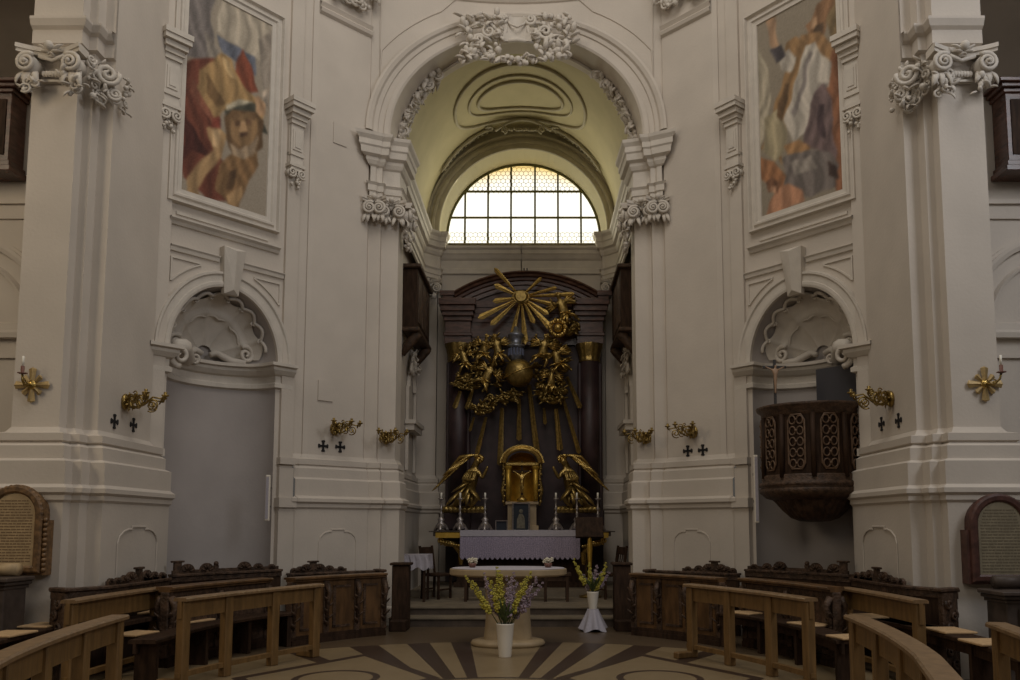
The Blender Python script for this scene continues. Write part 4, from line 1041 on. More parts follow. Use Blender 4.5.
# kneeling adoring angels left and right of the tabernacle
def big_angel(loc, flip, label):
    root = thing('adoring_angel', loc, label, 'sculpture', 'kneeling adoring angels')
    J = [(0, 0, .42, .15), (.02, -.02, .62, .13), (.05, -.04, .80, .125), (.07, -.05, .92, .045), (.11, -.08, 1.03, .085), (.12, -.09, 1.10, .065),
         (.18, -.10, .80, .055), (.28, -.16, .66, .045), (.34, -.20, .84, .034), (.36, -.20, .93, .028),
         (-.06, -.10, .80, .055), (-.14, -.22, .64, .045), (.05, -.30, .62, .034), (.14, -.30, .64, .028),
         (.08, -.05, .34, .11), (.24, -.14, .24, .085), (.10, -.04, .06, .06), (.02, .04, .04, .045),
         (-.08, -.02, .34, .11), (-.16, -.16, .16, .085), (-.26, .0, .05, .06), (-.34, .06, .05, .045)]
    E_ = [(0, 1), (1, 2), (2, 3), (3, 4), (4, 5), (2, 6), (6, 7), (7, 8), (8, 9), (2, 10), (10, 11), (11, 12), (12, 13), (0, 14), (14, 15), (15, 16), (16, 17), (0, 18), (18, 19), (19, 20), (20, 21)]
    s = .92
    def tr(x, y, z): return Vector(((x + .16 * z) * flip * s, y * s, z * s))
    new_skin('body', [(*tr(*j[:3]), j[3] * s) for j in J], E_, GOLDB, root, 2)
    b = MB()
    for k in range(12): b.ball(tr(.12 + .08 * math.cos(k * 1.3), -.06 + .05 * math.sin(k * 2.1), 1.12 + .05 * math.sin(k)), .045 * s, 7)
    b.ball(tr(.19, -.10, 1.02), .018, 6); b.build('hair', GOLD, root)
    # swept wings: one raised and reaching outward, one behind
    for tip, m, nm_ in (((-.72, .1, .50), 7, 'wing'), ((-.50, .16, .92), 5, 'wing')):
        b = MB(); top = Vector((-.02, .12, 1.16)) if tip[2] < .6 else Vector((-.05, .16, 1.22))
        b.tube([tr(-.02, .08, .86), tr(.10, .10, 1.20), tr(-.12, .12, 1.18), tr((-.12 + tip[0]) / 2, .12, (1.2 + tip[2]) / 2 + .10), tr(*tip)], [.04 * s, .04 * s, .05 * s, .045 * s, .015], 8)
        for k in range(m):
            t = k / (m - 1); st = tr(-.10 + (tip[0] + .10) * t * .8, .12, 1.14 + (tip[2] - 1.14) * t * .8); leaf(b, st, st + tr(-.22 - .12 * (1 - t), .0, -.34 + .10 * t), .055 * s, .12)
        b.build(nm_, GOLD, root)
    b = MB(); rr = random.Random(9)
    for k in range(12):
        x = rr.uniform(-.2, .2); leaf(b, tr(x * .5 + .02, -.10, rr.uniform(.38, .60)), tr(x * 1.6 - .10, -.14 - rr.random() * .1, rr.uniform(.0, .22)), .055 * s, .4)
    for k in range(5):
        leaf(b, tr(-.04 + .04 * k, -.10, .86), tr(-.12 + .06 * k + rr.uniform(-.04, .04), -.14, .52), .032 * s, .3)
    leaf(b, tr(.05, -.12, .62), tr(-.34, -.12, .34), .06 * s, .4); leaf(b, tr(.0, -.14, .5), tr(.34, -.2, .16), .07 * s, .4); leaf(b, tr(-.05, .05, .5), tr(-.42, .05, .14), .07 * s, .2)
    b.build('robe', GOLDB, root)
    b = MB()
    for k in range(9): b.ball(tr(-.42 + .10 * k, -.02, -.02), .12 * s, 9, sc=(1, .8, .7))
    b.build('cloud_base', GOLDB, root)
    return root
big_angel(Q(468, 517, 16.75) + Vector((-.06, 0, .17)), 1, 'kneeling gilded angel with raised wings left of the tabernacle')
big_angel(Q(573, 517, 16.75) + Vector((.06, 0, .17)), -1, 'kneeling gilded angel with raised wings right of the tabernacle')

# altar block, mensa, cloth
YA = 15.75
mz = Q(523, 531, YA).z; ml_, mr_ = Q(433, 531, YA).x, Q(611, 531, YA).x
al = thing('high_altar', ((ml_ + mr_) / 2, 16.3, .40), 'dark high altar table with gilded edge and gilded brackets under the altarpiece', 'altar')
lc = al.location
b = wmb(lc); b.box((ml_, YA, mz - .10), (mr_, 17.3, mz - .02), bev=.01); b.box((ml_ - .08, YA - .03, mz - .02), (mr_ + .08, 17.35, mz), bev=.005); b.build('tabletop', SLATE, al)
b = wmb(lc); b.box((ml_ + .05, YA - .015, mz - .13), (mr_ - .05, YA + .05, mz - .03)); b.build('gilded_edge', GOLDY, al)
bl, br_ = Q(457, 560, 16.0).x, Q(586, 560, 16.0).x
b = wmb(lc); b.box((bl, 16.05, .405), (br_, 17.3, mz - .09)); b.box((bl - .06, 16.0, .405), (br_ + .06, 17.3, .50)); b.build('body', DRK, al)
for sg, xx in ((1, ml_ + .10), (-1, mr_ - .10)):
    b = wmb(lc)
    b.tube([(xx, YA + .15, mz - .16), (xx + sg * .14, YA + .15, mz - .22), (xx + sg * .3, YA + .2, mz - .24), (xx + sg * .42, YA + .3, mz - .42), (xx + sg * .40, YA + .4, mz - .8), (xx + sg * .42, YA + .4, .5)], [.05, .075, .08, .07, .06, .07], 8)
    b.tube(spiral((xx + sg * .03, YA + .1, mz - .19), .07, 1.5, (1, 0, 0), (0, 0, 1), PI / 2, -sg, 20), .02, 6)
    for k in range(9): b.ball((xx + sg * (.04 + .05 * k), YA + .10, mz - .20 - .012 * k), .04, 7)
    b.build('gilded_bracket', GOLD, al)
# lace cloth
cl0, cl1 = Q(460, 545, YA - .04).x, Q(580, 545, YA - .04).x; zb = Q(520, 557, YA - .04).z
b = MB(); n = 240; vs = []; fs = []
rows = 10
for i in range(n + 1):
    x = cl0 + (cl1 - cl0) * i / n
    y = YA - .045 - .008 * math.sin(i * .9) ** 2; zl = zb - .05 * abs(math.sin(PI * i / n * 24))
    for j in range(rows + 1):
        t = j / rows
        vs.append((x, YA - .03 + (y - YA + .03) * min(1, t * 3), mz + .012 + (zl - mz - .012) * t))
for i in range(n):
    for j in range(rows): a = i * (rows + 1) + j; fs.append([a, a + 1, a + rows + 2, a + rows + 1])
b.add(vs, fs, True)
root = thing('altar_cloth', ((cl0 + cl1) / 2, YA, mz), 'lilac-white lace altar cloth with scalloped hem hanging over the high altar front', 'cloth')
b.T = Matrix.Identity(4)
b2 = wmb(root.location); b2.add(vs, fs, True); b2.build('lace_front', LACE, root)
b2 = wmb(root.location); b2.box((cl0, YA - .05, mz + .002), (cl1, 17.0, mz + .014)); b2.box((cl0, YA - .055, mz - .10), (cl1, YA - .045, mz + .01)); b2.build('linen_top', LINEN, root)

# candlesticks
def candlestick(loc, label, h=.62):
    root = thing('candlestick', loc, label, 'candlestick', 'tall silver candlesticks on the high altar')
    b = MB()
    for k in range(3):
        a = R(-90 + 120 * k); b.tube([(0, 0, .13), (.07 * math.cos(a), .07 * math.sin(a), .10), (.13 * math.cos(a), .13 * math.sin(a), .03), (.15 * math.cos(a), .15 * math.sin(a), .0)], [.05, .045, .035, .03], 7)
    b.lathe([(.06, .03), (.10, .06), (.09, .12), (.05, .18), (.07, .22), (.035, .26)], (0, 0, 0), 14); b.build('foot', SILV, root)
    b = MB(); b.lathe([(.03, .25), (.02, .3), (.032, .33), (.018, .36), (.018, h - .22), (.035, h - .19), (.018, h - .16), (.02, h - .03), (.06, h), (.06, h + .015), (.0, h + .015)], (0, 0, 0), 12); b.build('stem', SILV, root)
    b = MB(); b.lathe([(.0, h + .01), (.018, h + .01), (.018, h + .12), (.0, h + .125)], (0, 0, 0), 10); b.build('candle', CAND, root)
    b = MB(); b.tube([(0, 0, h + .12), (.003, 0, h + .14)], .003, 5); b.build('wick', IRON, root)
    return root
cs = [(441, 'leftmost of the six on the altar'), (460, 'second from the left on the altar'), (485, 'just left of the gilded tabernacle'), (556, 'just right of the gilded tabernacle'), (577, 'second from the right on the altar'), (598, 'rightmost of the six on the altar')]
first = None
for u, t in cs:
    p = Q(u, 525, 16.1); p.z = mz + .003
    if first is None: first = candlestick(p, 'slender silver candlestick with white candle, ' + t)
    else: copy_tree(first, loc=p, label='slender silver candlestick with white candle, ' + t)

# tabernacle
tx = Q(522, 500, 16.6).x; tz0 = mz + .004; tw = (Q(539, 500, 16.6).x - Q(504, 500, 16.6).x) * .95; tzt = Q(522, 466, 16.6).z; ztop = Q(522, 451, 16.6).z
tb = thing('tabernacle', (tx, 16.7, tz0), 'gilded arched tabernacle with shell top and crucifix niche in the middle of the high altar', 'tabernacle')
lc = tb.location
hw = tw / 2
b = wmb(lc)
b.box((tx - hw, 16.55, tz0), (tx + hw, 17.1, tz0 + .10), bev=.01); b.box((tx - hw * .86, 16.6, tz0 + .10), (tx + hw * .86, 17.1, tz0 + .52)); b.box((tx - hw, 16.55, tz0 + .52), (tx + hw, 17.1, tz0 + .58), bev=.01); b.build('base', ALT, tb)
b = wmb(lc)
vs = []; fs = []
for j in range(13):
    t = PI * j / 12
    for z in (tz0 + .58, tzt): vs.append((tx - hw * .68 * math.cos(t), 16.62 + .3 * math.sin(t), z))
for j in range(12): fs.append([2 * j, 2 * j + 1, 2 * j + 3, 2 * j + 2])
b.add(vs, fs, True)
b.build('niche', GOLDY, tb)
for sg in (-1, 1):
    b = wmb(lc); b.box((tx + sg * hw * .68, 16.58, tz0 + .58), (tx + sg * hw * .95, 16.95, tzt), bev=.015); b.tube([(tx + sg * hw * .82, 16.56, tz0 + .62), (tx + sg * hw * .82, 16.56, tzt - .05)], .05, 12); b.lathe([(.05, 0), (.08, .05), (.08, .08)], (tx + sg * hw * .82, 16.56, tzt - .08), 12); b.build('column', GOLDY, tb)
b = wmb(lc); b.box((tx - hw, 16.5, tzt), (tx + hw, 17.0, tzt + .07), bev=.015)
b.T = b.T @ Matrix.Translation((0, 16.56, 0)); b.strip(arc(tx, tzt + .05, hw * .98, 0, PI, 24, ztop - tzt - .05), [(0, 0), (0, .10), (-.03, .12), (-.06, .10), (-.09, .04), (-.12, .04), (-.12, -.3)]); b.build('arch', GOLD, tb)
b = wmb(lc); b.lathe([(hw * .15 + .0, 0.001)] + [(hw * .86 * math.sin(PI / 2 * k / 8), hw * .9 * 0 + .0) for k in range(1)], (tx, 16.8, tzt), 8)
vs = []; fs = []
for i in range(9):
    q_ = .05 + .95 * i / 8
    for j in range(37):
        t = PI * j / 36; fl_a = abs(math.sin(9 * t)) ** .6
        vs.append((tx - hw * .85 * q_ * math.cos(t), 16.62 + .30 * math.sqrt(max(0, 1 - q_ * q_)) + .0 - .03 * fl_a * q_, tzt + .07 + (ztop - tzt - .10) * q_ * math.sin(t)))
for i in range(8):
    for j in range(36): a = i * 37 + j; fs.append([a, a + 37, a + 38, a + 1])
b.add(vs, fs, True); b.build('shell', GOLD, tb)
for sg in (-1, 1):
    b = wmb(lc); b.tube([(tx + sg * hw * .9, 16.6, ztop - .1), (tx + sg * hw * 1.12, 16.6, tzt + .05), (tx + sg * hw * 1.05, 16.6, tzt - .2), (tx + sg * hw * 1.18, 16.6, tzt - .5), (tx + sg * hw * 1.05, 16.6, tz0 + .5)], [.03, .045, .03, .04, .02], 8)
    for k in range(8): b.ball((tx + sg * hw * (1.08 + .06 * math.sin(k)), 16.58, tzt - .11 * k + .05), .035, 7)
    b.build('scroll_side', GOLDB, tb)
# crucifix in the niche
cz0 = tz0 + .60
cr = thing('crucifix', (tx, 16.55, cz0), 'gilded crucifix with pale figure standing in the tabernacle niche', 'crucifix')
lc = cr.location
b = wmb(lc); b.box((tx - .025, 16.54, cz0 + .1), (tx + .025, 16.57, cz0 + .80), bev=.006); b.box((tx - .20, 16.54, cz0 + .56), (tx + .20, 16.57, cz0 + .61), bev=.006); b.build('cross', DRK, cr)
b = wmb(lc); b.lathe([(.10, 0), (.11, .03), (.06, .06), (.03, .11), (.0, .12)], (tx, 16.55, cz0), 12); b.build('base', GOLD, cr)
J = [(0, -.03, .36, .038), (0, -.035, .46, .045), (0, -.03, .54, .016), (.01, -.045, .585, .028), (-.06, -.03, .52, .017), (-.12, -.03, .56, .013), (-.18, -.03, .60, .010), (.06, -.03, .52, .017), (.12, -.03, .56, .013), (.18, -.03, .60, .010), (-.02, -.04, .27, .022), (-.01, -.03, .15, .014), (.02, -.04, .27, .022), (.01, -.03, .15, .014)]
new_skin('corpus', [(j[0], j[1] - .0, j[2], j[3]) for j in J], [(0, 1), (1, 2), (2, 3), (1, 4), (4, 5), (5, 6), (1, 7), (7, 8), (8, 9), (0, 10), (10, 11), (0, 12), (12, 13)], GOLD, cr)
# icon
def picture(name, loc, w_, h_, label, frame_m, paint_m, fg_m=None, fw=.03, tilt=0, cat='picture'):
    r_ = thing(name, loc, label, cat)
    b = MB(); b.strip([(-w_ / 2, 0), (-w_ / 2, h_), (w_ / 2, h_), (w_ / 2, 0)], [(0, -.0), (0, .03), (-fw * .6, .04), (-fw, .025), (-fw, 0)] if False else [(0, 0), (0, .03), (fw * .6, .04), (fw, .025), (fw, 0)], closed=True)
    b.box((-w_ / 2, 0, 0), (w_ / 2, .015, h_)); b.build('frame', frame_m, r_)
    b = MB(); b.box((-w_ / 2, -.006, 0), (w_ / 2, -.001, h_)); b.build('panel', paint_m, r_)
    if fg_m:
        b = MB(); hh = h_
        b.ball((0, -.006, hh * .72), w_ * .14, 10, sc=(1, .1, 1)); b.prism([(-w_ * .28, hh * .06), (w_ * .28, hh * .06), (w_ * .24, hh * .45), (w_ * .10, hh * .62), (-w_ * .12, hh * .62), (-w_ * .26, hh * .42)], -.010, -.006)
        b.ball((w_ * .13, -.010, hh * .50), w_ * .09, 8, sc=(1, .15, 1)); b.build('painted_figure', fg_m, r_)
    return r_
ICB = mat('icon_dark_blue', (.014, .018, .026), .8); ICF = mat('icon_figure', (.13, .115, .08), .6, noise=.3, nscale=20)
p = Q(521, 524, 16.45); p.z = mz + .015; ph = Q(521, 504, 16.45).z - p.z
picture('icon_picture', p, .30, ph, 'upright dark blue icon in a pale frame below the tabernacle niche', SILV, ICB, ICF)
p = Q(501.5, 531, 15.95); p.z = mz + .015
picture('small_picture', p, .20, .17, 'small dark framed picture on the altar left of the blue icon', SILV, ICB, None, .02)
# lectern to the right in front of the high altar
lp = Q(590, 590, 15.2); lp.z = .40 if False else .285
lt = thing('lectern', lp, 'dark book stand with gilded post in front of the right end of the high altar', 'lectern')
zt = Q(590, 536, 15.2).z; zh = Q(590, 519, 15.2).z; lw = (Q(604, 530, 15.2).x - Q(576, 530, 15.2).x)
b = MB(); h = zt - lp.z
b.lathe([(.035, 0.02), (.03, .1), (.045, .3), (.03, .5), (.05, h * .8), (.03, h)], (0, 0, 0), 14); b.build('post', GOLDY, lt)
b = MB(); b.lathe([(0, 0.0), (.2, .0), (.2, .03), (.08, .06), (.04, .1)], (0, 0, 0), 16); b.build('foot', GOLDB, lt)
b = MB(); b.T = Matrix.Translation((0, 0, h)) @ Matrix.Rotation(R(-22), 4, 'X'); b.box((-lw / 2, -.015, -.04), (lw / 2, .02, zh - zt + .06), bev=.006); b.box((-lw / 2, -.07, -.04), (lw / 2, -.01, -.01)); b.build('book_rest', DRK, lt)
# ================================================================== FURNITURE AND FITTINGS
AXIS = -.07
def Pz(u, v, Z):
    """plan point at height Z seen at photo position (u, v)"""
    a = (PY - v) / F; k = (math.sin(PITCH) + a * math.cos(PITCH)) / (math.cos(PITCH) - a * math.sin(PITCH))
    Y = (Z - CZ) / k; return (M(u, v, Y).x, Y)
def mirx(p, on): return (2 * AXIS - p[0], *p[1:]) if on else tuple(p)
def curve3(p0, p1, p2, n=12):
    """smooth line through three plan points"""
    out = []
    for i in range(n + 1):
        t = i / n
        out.append(tuple(p0[k] * (1 - t) * (1 - 2 * t) + p1[k] * 4 * t * (1 - t) + p2[k] * t * (2 * t - 1) for k in range(2)))
    return out
def ribbon(b, pts, o0, o1, z0, z1, mi=0, rnd=0):
    """bar following a plan line, between side offsets o0..o1 and heights z0..z1"""
    n = len(pts); vs = []
    for i in range(n):
        a = pts[max(i - 1, 0)]; c = pts[min(i + 1, n - 1)]; dx, dy = c[0] - a[0], c[1] - a[1]; L = math.hypot(dx, dy); nx, ny = dy / L, -dx / L
        x, y = pts[i]
        if rnd:
            sec = [(o0, z0), (o0 - 0, z1 - rnd), (o0 + rnd, z1), (o1 - rnd, z1), (o1, z1 - rnd), (o1, z0)]
        else: sec = [(o0, z0), (o0, z1), (o1, z1), (o1, z0)]
        for o, z in sec: vs.append((x + nx * o, y + ny * o, z))
    k = 6 if rnd else 4; fs = [list(range(k)), [(n - 1) * k + i for i in range(k)][::-1]]
    for i in range(n - 1):
        for j in range(k):
            a = i * k + j; c = i * k + (j + 1) % k; fs.append([a, a + k, c + k, c])
    if o0 > o1: fs = [f[::-1] for f in fs]
    return b.add(vs, fs, False, mi)
def along(pts, t):
    q = t * (len(pts) - 1); i = min(int(q), len(pts) - 2); f = q - i
    a, c = pts[i], pts[i + 1]; L = math.hypot(c[0] - a[0], c[1] - a[1])
    return (a[0] + (c[0] - a[0]) * f, a[1] + (c[1] - a[1]) * f), ((c[0] - a[0]) / L, (c[1] - a[1]) / L)
BN = 'light oak kneeling benches'
def bench(pts, legs, label, H=.88, z0=0, apron=.17, foot=True, slats=0):
    """kneeling desk: rail, apron, legs, foot board"""
    (mx_, my_), _ = along(pts, .5)
    root = thing('church_bench', (mx_, my_, z0), label, 'bench', BN); lc = root.location
    b = wmb(lc); ribbon(b, pts, -.075, .075, z0 + H - .035, z0 + H, rnd=.012); b.build('top_rail', OAKT, root)
    b = wmb(lc); ribbon(b, pts, -.02, .02, z0 + H - .035 - apron, z0 + H - .035); b.build('apron', OAK, root)
    for t in legs:
        (x, y), (dx, dy) = along(pts, t)
        b = wmb(lc); T = b.T.copy(); b.T = T @ Matrix.Translation((x, y, z0)) @ Matrix.Rotation(math.atan2(dy, dx), 4, 'Z')
        b.box((-.055, -.045, 0), (.055, .045, H - .035), bev=.008)
        b.build('leg', OAK, root)
    if foot:
        b = wmb(lc); ribbon(b, pts, -.03, .03, z0 + .10, z0 + .15); b.build('foot_rail', OAK, root)
        for t in (legs[0], legs[-1]):
            (x, y), (dx, dy) = along(pts, t)
            b = wmb(lc); T = b.T.copy(); b.T = T @ Matrix.Translation((x, y, z0)) @ Matrix.Rotation(math.atan2(dy, dx), 4, 'Z'); b.box((-.05, -.02, .0), (.05, .26, .075), bev=.01); b.build('foot', OAK, root)
    return root
def mat_on(u, v, Z, ln, wd, ang, label, on_right=False):
    x, y = Pz(u, v, Z); b = MB(); b.box((-ln / 2, -wd / 2, 0), (ln / 2, wd / 2, .022), bev=.006)
    o = b.build('seat_mat', PAPER); o.location = (x, y, Z); o.rotation_euler = (0, 0, ang); tag(o, label, 'cushion', 'straw seat mats'); return o
SEATG = 'dark seat planks behind the benches'
def seat(pts, label, z=.45, wd=.28, mt=None, side=1):
    (mx_, my_), _ = along(pts, .5)
    root = thing('bench_seat', (mx_, my_, 0), label, 'seat', SEATG); lc = root.location
    b = wmb(lc); ribbon(b, pts, -wd / 2, wd / 2, z - .04, z, rnd=.01); b.build('seat_plank', mt or DRK, root)
    b = wmb(lc); ribbon(b, pts, -wd / 2 + .05, -wd / 2 + .08, z - .14, z - .04); b.build('apron', DRK, root)
    for t in (.03, .35, .66, .97):
        (x, y), (dx, dy) = along(pts, t)
        b = wmb(lc); T = b.T.copy(); b.T = T @ Matrix.Translation((x, y, 0)) @ Matrix.Rotation(math.atan2(dy, dx), 4, 'Z'); b.box((-.03, -wd / 2 + .03, 0), (.03, wd / 2 - .03, z - .04)); b.build('leg', DRK, root)
    return root

HB = .88
for rt in (False, True):
    S = 'right' if rt else 'left'
    m = lambda L: [mirx(p, rt) for p in L]
    # first-row bench
    p0, p1, p2 = Pz(180, 598, HB), Pz(247, 590.3, HB), Pz(320, 583.5, HB)
    pts = m(curve3(p0, p1, p2))
    bench(pts, (.035, .36, .69, .97), 'light oak kneeling bench with four legs nearest the altar on the %s side' % S)
    # nearest bench, at the lower corner
    q0, q1, q2 = Pz(120, 614.5, HB), Pz(62, 631.5, HB), Pz(0, 655, HB)
    d = (q2[0] - q1[0], q2[1] - q1[1]); q3 = (q2[0] + d[0] * .9 + .1, q2[1] + d[1] * .9)
    pts0 = m(curve3(q0, q1, q2) + [q3])
    bench(pts0, (.03, .30, .60, .9), 'light oak curved bench at the lower %s, closest to the camera on that side' % S)
    # second row: light bench, then dark carved desk
    r0, r1 = Pz(68, 600, HB), Pz(160, 586.7, HB)
    mid = ((r0[0] + r1[0]) / 2 - .03, (r0[1] + r1[1]) / 2)
    pts2 = m(curve3(r0, mid, r1))
    bench(pts2, (.04, .96), 'light oak two-legged bench in the second row by the %s pier' % S, apron=.20)
    if rt:
        s0, s1 = Pz(996, 622, HB), Pz(1075, 652, HB)
        bench([s0, ((s0[0] + s1[0]) / 2 + .02, (s0[1] + s1[1]) / 2), s1], (.05, .9), 'light oak bench end cut off by the right edge of the photo')
    # seat planks
    a0, a1, a2 = Pz(135, 640, .45), Pz(215, 620.5, .45), Pz(284, 611.5, .45)
    a0, a1, a2 = [(p[0] + .07, p[1]) for p in (a0, a1, a2)]
    seat(m(curve3(a0, a1, a2)), 'long dark seat plank behind the first %s bench' % S, side=1)
    if rt: seat(curve3((4.27, 6.6), (4.38, 8.0), (4.20, 9.4)), 'dark stall seat in the back row along the near right pier', z=.56, wd=.28)
    else: seat([(-4.64, 6.9), (-4.69, 7.8), (-4.71, 8.6)], 'dark stall seat in the back row along the near left pier', z=.56)
mats_ = [
    (193, 621.5, .45, .42, .30, R(66), 'straw seat mat on the left plank, seen between the front bench legs'),
    (252, 611.5, .45, .42, .30, R(58), 'straw seat mat on the left seat plank, the one nearer the altar'),
    (136, 634.5, .45, .36, .30, R(75), 'straw seat mat by the end of the nearest left bench'),
    (148, 613, .56, .40, .30, R(86), 'straw seat mat on the left back-row seat, seen under the second-row rail'),
    (44, 626.0, .56, .40, .32, R(88), 'straw seat mat on the left back-row seat beside the carved stall end'),
    (8, 635, .56, .42, .32, R(88), 'straw seat mat at the left edge of the photo'),
    (809, 625, .45, .42, .30, R(114), 'straw seat mat on the right plank, seen between the front bench legs'),
    (745, 613.5, .45, .40, .30, R(122), 'straw seat mat on the right seat plank, the one nearer the altar'),
    (868, 617, .56, .40, .30, R(95), 'straw seat mat on the right back-row seat, seen under the second-row rail'),
    (950, 631.5, .56, .42, .32, R(92), 'straw seat mat on the right back-row seat in front of the carved stall end'),
    (987, 643.5, .56, .38, .32, R(92), 'straw seat mat on the right back-row seat, beside the bench end at the edge'),
    (846, 638, .45, .30, .28, R(105), 'small straw seat mat at the far end of the nearest right bench')]
for a in mats_: mat_on(*a)
b = MB(); b.box((-.22, -.12, 0), (.22, .12, .02), bev=.005)

# dark carved desks of the choir stalls
def acanthus(b, x, y, z, h, n, dirx, diry, m=0):
    rr = random.Random(int(x * 77 + z * 13))
    for k in range(n):
        a = rr.uniform(0, 6.28); zz = z + h * (k + .5) / n; r = .05
        b.tube(spiral((x, y, zz), r, 1.3, (dirx, diry, 0), (0, 0, 1), a, rr.choice((-1, 1)), 12), .014, 5)
def desk(pts, label, H, mat_p, nleg, z0=0, dark=True, right=False):
    (mx_, my_), _ = along(pts, .5)
    root = thing('stall_desk', (mx_, my_, z0), label, 'choir desk', 'carved dark desks of the choir stalls'); lc = root.location
    s = -1 if right else 1
    b = wmb(lc); ribbon(b, pts, -.12 , .10, z0 + H - .03, z0 + H, rnd=.01); ribbon(b, pts, -.08, .07, z0 + H - .06, z0 + H - .03); b.build('top_rail', MIDW, root)
    b = wmb(lc); ribbon(b, pts, -.03, .03, z0 + .0, z0 + H - .06); b.build('panel', mat_p, root)
    b = wmb(lc); ribbon(b, pts, -.07, .07, z0, z0 + .07); ribbon(b, pts, -.055, .055, z0 + .07, z0 + .12); b.build('plinth', DRK, root)
    for t in nleg:
        (x, y), (dx, dy) = along(pts, t); nx, ny = dy * s, -dx * s
        b = wmb(lc); T = b.T.copy(); b.T = T @ Matrix.Translation((x, y, z0)) @ Matrix.Rotation(math.atan2(dy, dx), 4, 'Z')
        b.box((-.045, -.055, .1), (.045, .055, H - .06), bev=.01)
        for sd_ in (-1, 1):
            for k in range(6): leaf(b, (0, sd_ * .05, .62 - .08 * k), ((-1) ** k * .07, sd_ * .09, .70 - .08 * k), .03, .2, n=4, out=(0, sd_, 0))
            b.tube([(0, sd_ * .06, H - .12), (0, sd_ * .12, H - .22), (0, sd_ * .08, H - .36), (0, sd_ * .04, .2)], [.045, .04, .03, .02], 6)
        b.build('carved_pilaster', DRK2, root)
    for i in range(len(nleg) - 1):
        t0, t1 = nleg[i] + .07, nleg[i + 1] - .07
        sub = [along(pts, t0 + (t1 - t0) * k / 6)[0] for k in range(7)]
        b = wmb(lc)
        for sd_ in (1, -1):
            ribbon(b, sub, .03 * sd_, .042 * sd_, z0 + .18, z0 + .21); ribbon(b, sub, .03 * sd_, .042 * sd_, z0 + H - .17, z0 + H - .14)
            ribbon(b, sub[:2], .03 * sd_, .042 * sd_, z0 + .18, z0 + H - .14); ribbon(b, sub[-2:], .03 * sd_, .042 * sd_, z0 + .18, z0 + H - .14) if False else None
        b.build('panel_moulding', DRK2, root)
    return root
for rt in (False, True):
    S = 'right' if rt else 'left'; m = lambda L: [mirx(p, rt) for p in L]
    e0, e1 = Pz(165, 587, .90), Pz(268, 577.5, .90)
    pts = m(curve3(e0, ((e0[0] + e1[0]) / 2 - .06, (e0[1] + e1[1]) / 2 + .02), e1))
    desk(pts, 'dark carved stall desk in the middle of the %s row, behind the front bench' % S, .90, DRK2, (.02, .5, .98), right=rt)
    f0, f1 = (-2.95, 11.05), (-1.90, 12.22)
    pts = m(curve3(f0, (-2.45, 11.72), f1))
    desk(pts, 'brown panelled stall desk nearest the chancel steps on the %s' % S, .90, MIDW, (.02, .35, .68, .98), dark=False, right=rt)

# stall backs with scalloped crests
def stall_back(pts, H, crest, label, right=False, z0=0, ends=(True, False)):
    (mx_, my_), _ = along(pts, .5); s = -1 if right else 1
    root = thing('choir_stall', (mx_, my_, z0), label, 'choir stall', 'dark choir stalls along the walls'); lc = root.location
    b = wmb(lc); ribbon(b, pts, -.02, .02, z0, z0 + H - .05); b.build('back_panel', DRK, root)
    b = wmb(lc); ribbon(b, pts, -.05, .07, z0 + H - .05, z0 + H - .02, rnd=.008); ribbon(b, pts, -.03, .04, z0 + H - .12, z0 + H - .05); b.build('top_rail', DRK2, root)
    b = wmb(lc)
    t0, t1, pat = crest; n = len(pat); Lc = t1 - t0
    for k, c in enumerate(pat):
        t = t0 + Lc * (k + .5) / n; (x, y), (dx, dy) = along(pts, t)
        T = b.T.copy(); b.T = T @ Matrix.Translation((x, y, z0 + H - .02)) @ Matrix.Rotation(math.atan2(dy, dx), 4, 'Z')
        if c == 'B': b.box((-.05, -.02, 0), (.05, .02, .145)); b.box((-.085, -.03, .145), (.085, .03, .17), bev=.005)
        elif c == 'p': b.box((-.03, -.02, 0), (.03, .02, .09)); b.ball((0, 0, .11), .035, 8)
        elif c != ' ':
            r = {'s': .055, 'm': .075, 'L': .105}[c]
            pl = [(r * math.cos(PI * q / 10), .02 + r * math.sin(PI * q / 10)) for q in range(11)]
            b.prism([(r, 0)] + pl + [(-r, 0)], -.018, .018)
            for sd_ in (-1, 1):
                for q in range(5):
                    a = PI * (q + .5) / 5; b.tube([(r * .25 * math.cos(a), sd_ * .02, .02 + r * .25 * math.sin(a)), (r * .85 * math.cos(a), sd_ * .026, .02 + r * .85 * math.sin(a))], r * .09, 5)
        b.T = T
    (x0_, _), _ = along(pts, t0); sub = [along(pts, t0 + Lc * k / 8)[0] for k in range(9)]; ribbon(b, sub, -.018, .018, z0 + H - .02, z0 + H + .025)
    b.build('crest', DRK2, root)
    for t in [q for q, on in ((.01, ends[0]), (.99, ends[1])) if on]:
        (x, y), (dx, dy) = along(pts, t)
        b = wmb(lc); T = b.T.copy(); b.T = T @ Matrix.Translation((x, y, z0)) @ Matrix.Rotation(math.atan2(dy, dx), 4, 'Z')
        sy = -1 if not right else 1
        b.box((-.03, 0, 0), (.03, sy * .24, H - .04), bev=.01)
        for k in range(6): b.tube(spiral((-.04, sy * (.08 + .08 * (k % 2)), .2 + .12 * k), .06, 1.3, (0, 1, 0), (0, 0, 1), k, 1 if k % 2 else -1, 12), .018, 5)
        b.box((-.05, sy * -.02, H - .04), (.05, sy * .28, H), bev=.01)
        b.build('end_panel', DRK2, root)
    b = wmb(lc); ribbon(b, pts, .04 * s, .32 * s, z0 + .52, z0 + .56); b.build('seat', DRK, root)
    return root
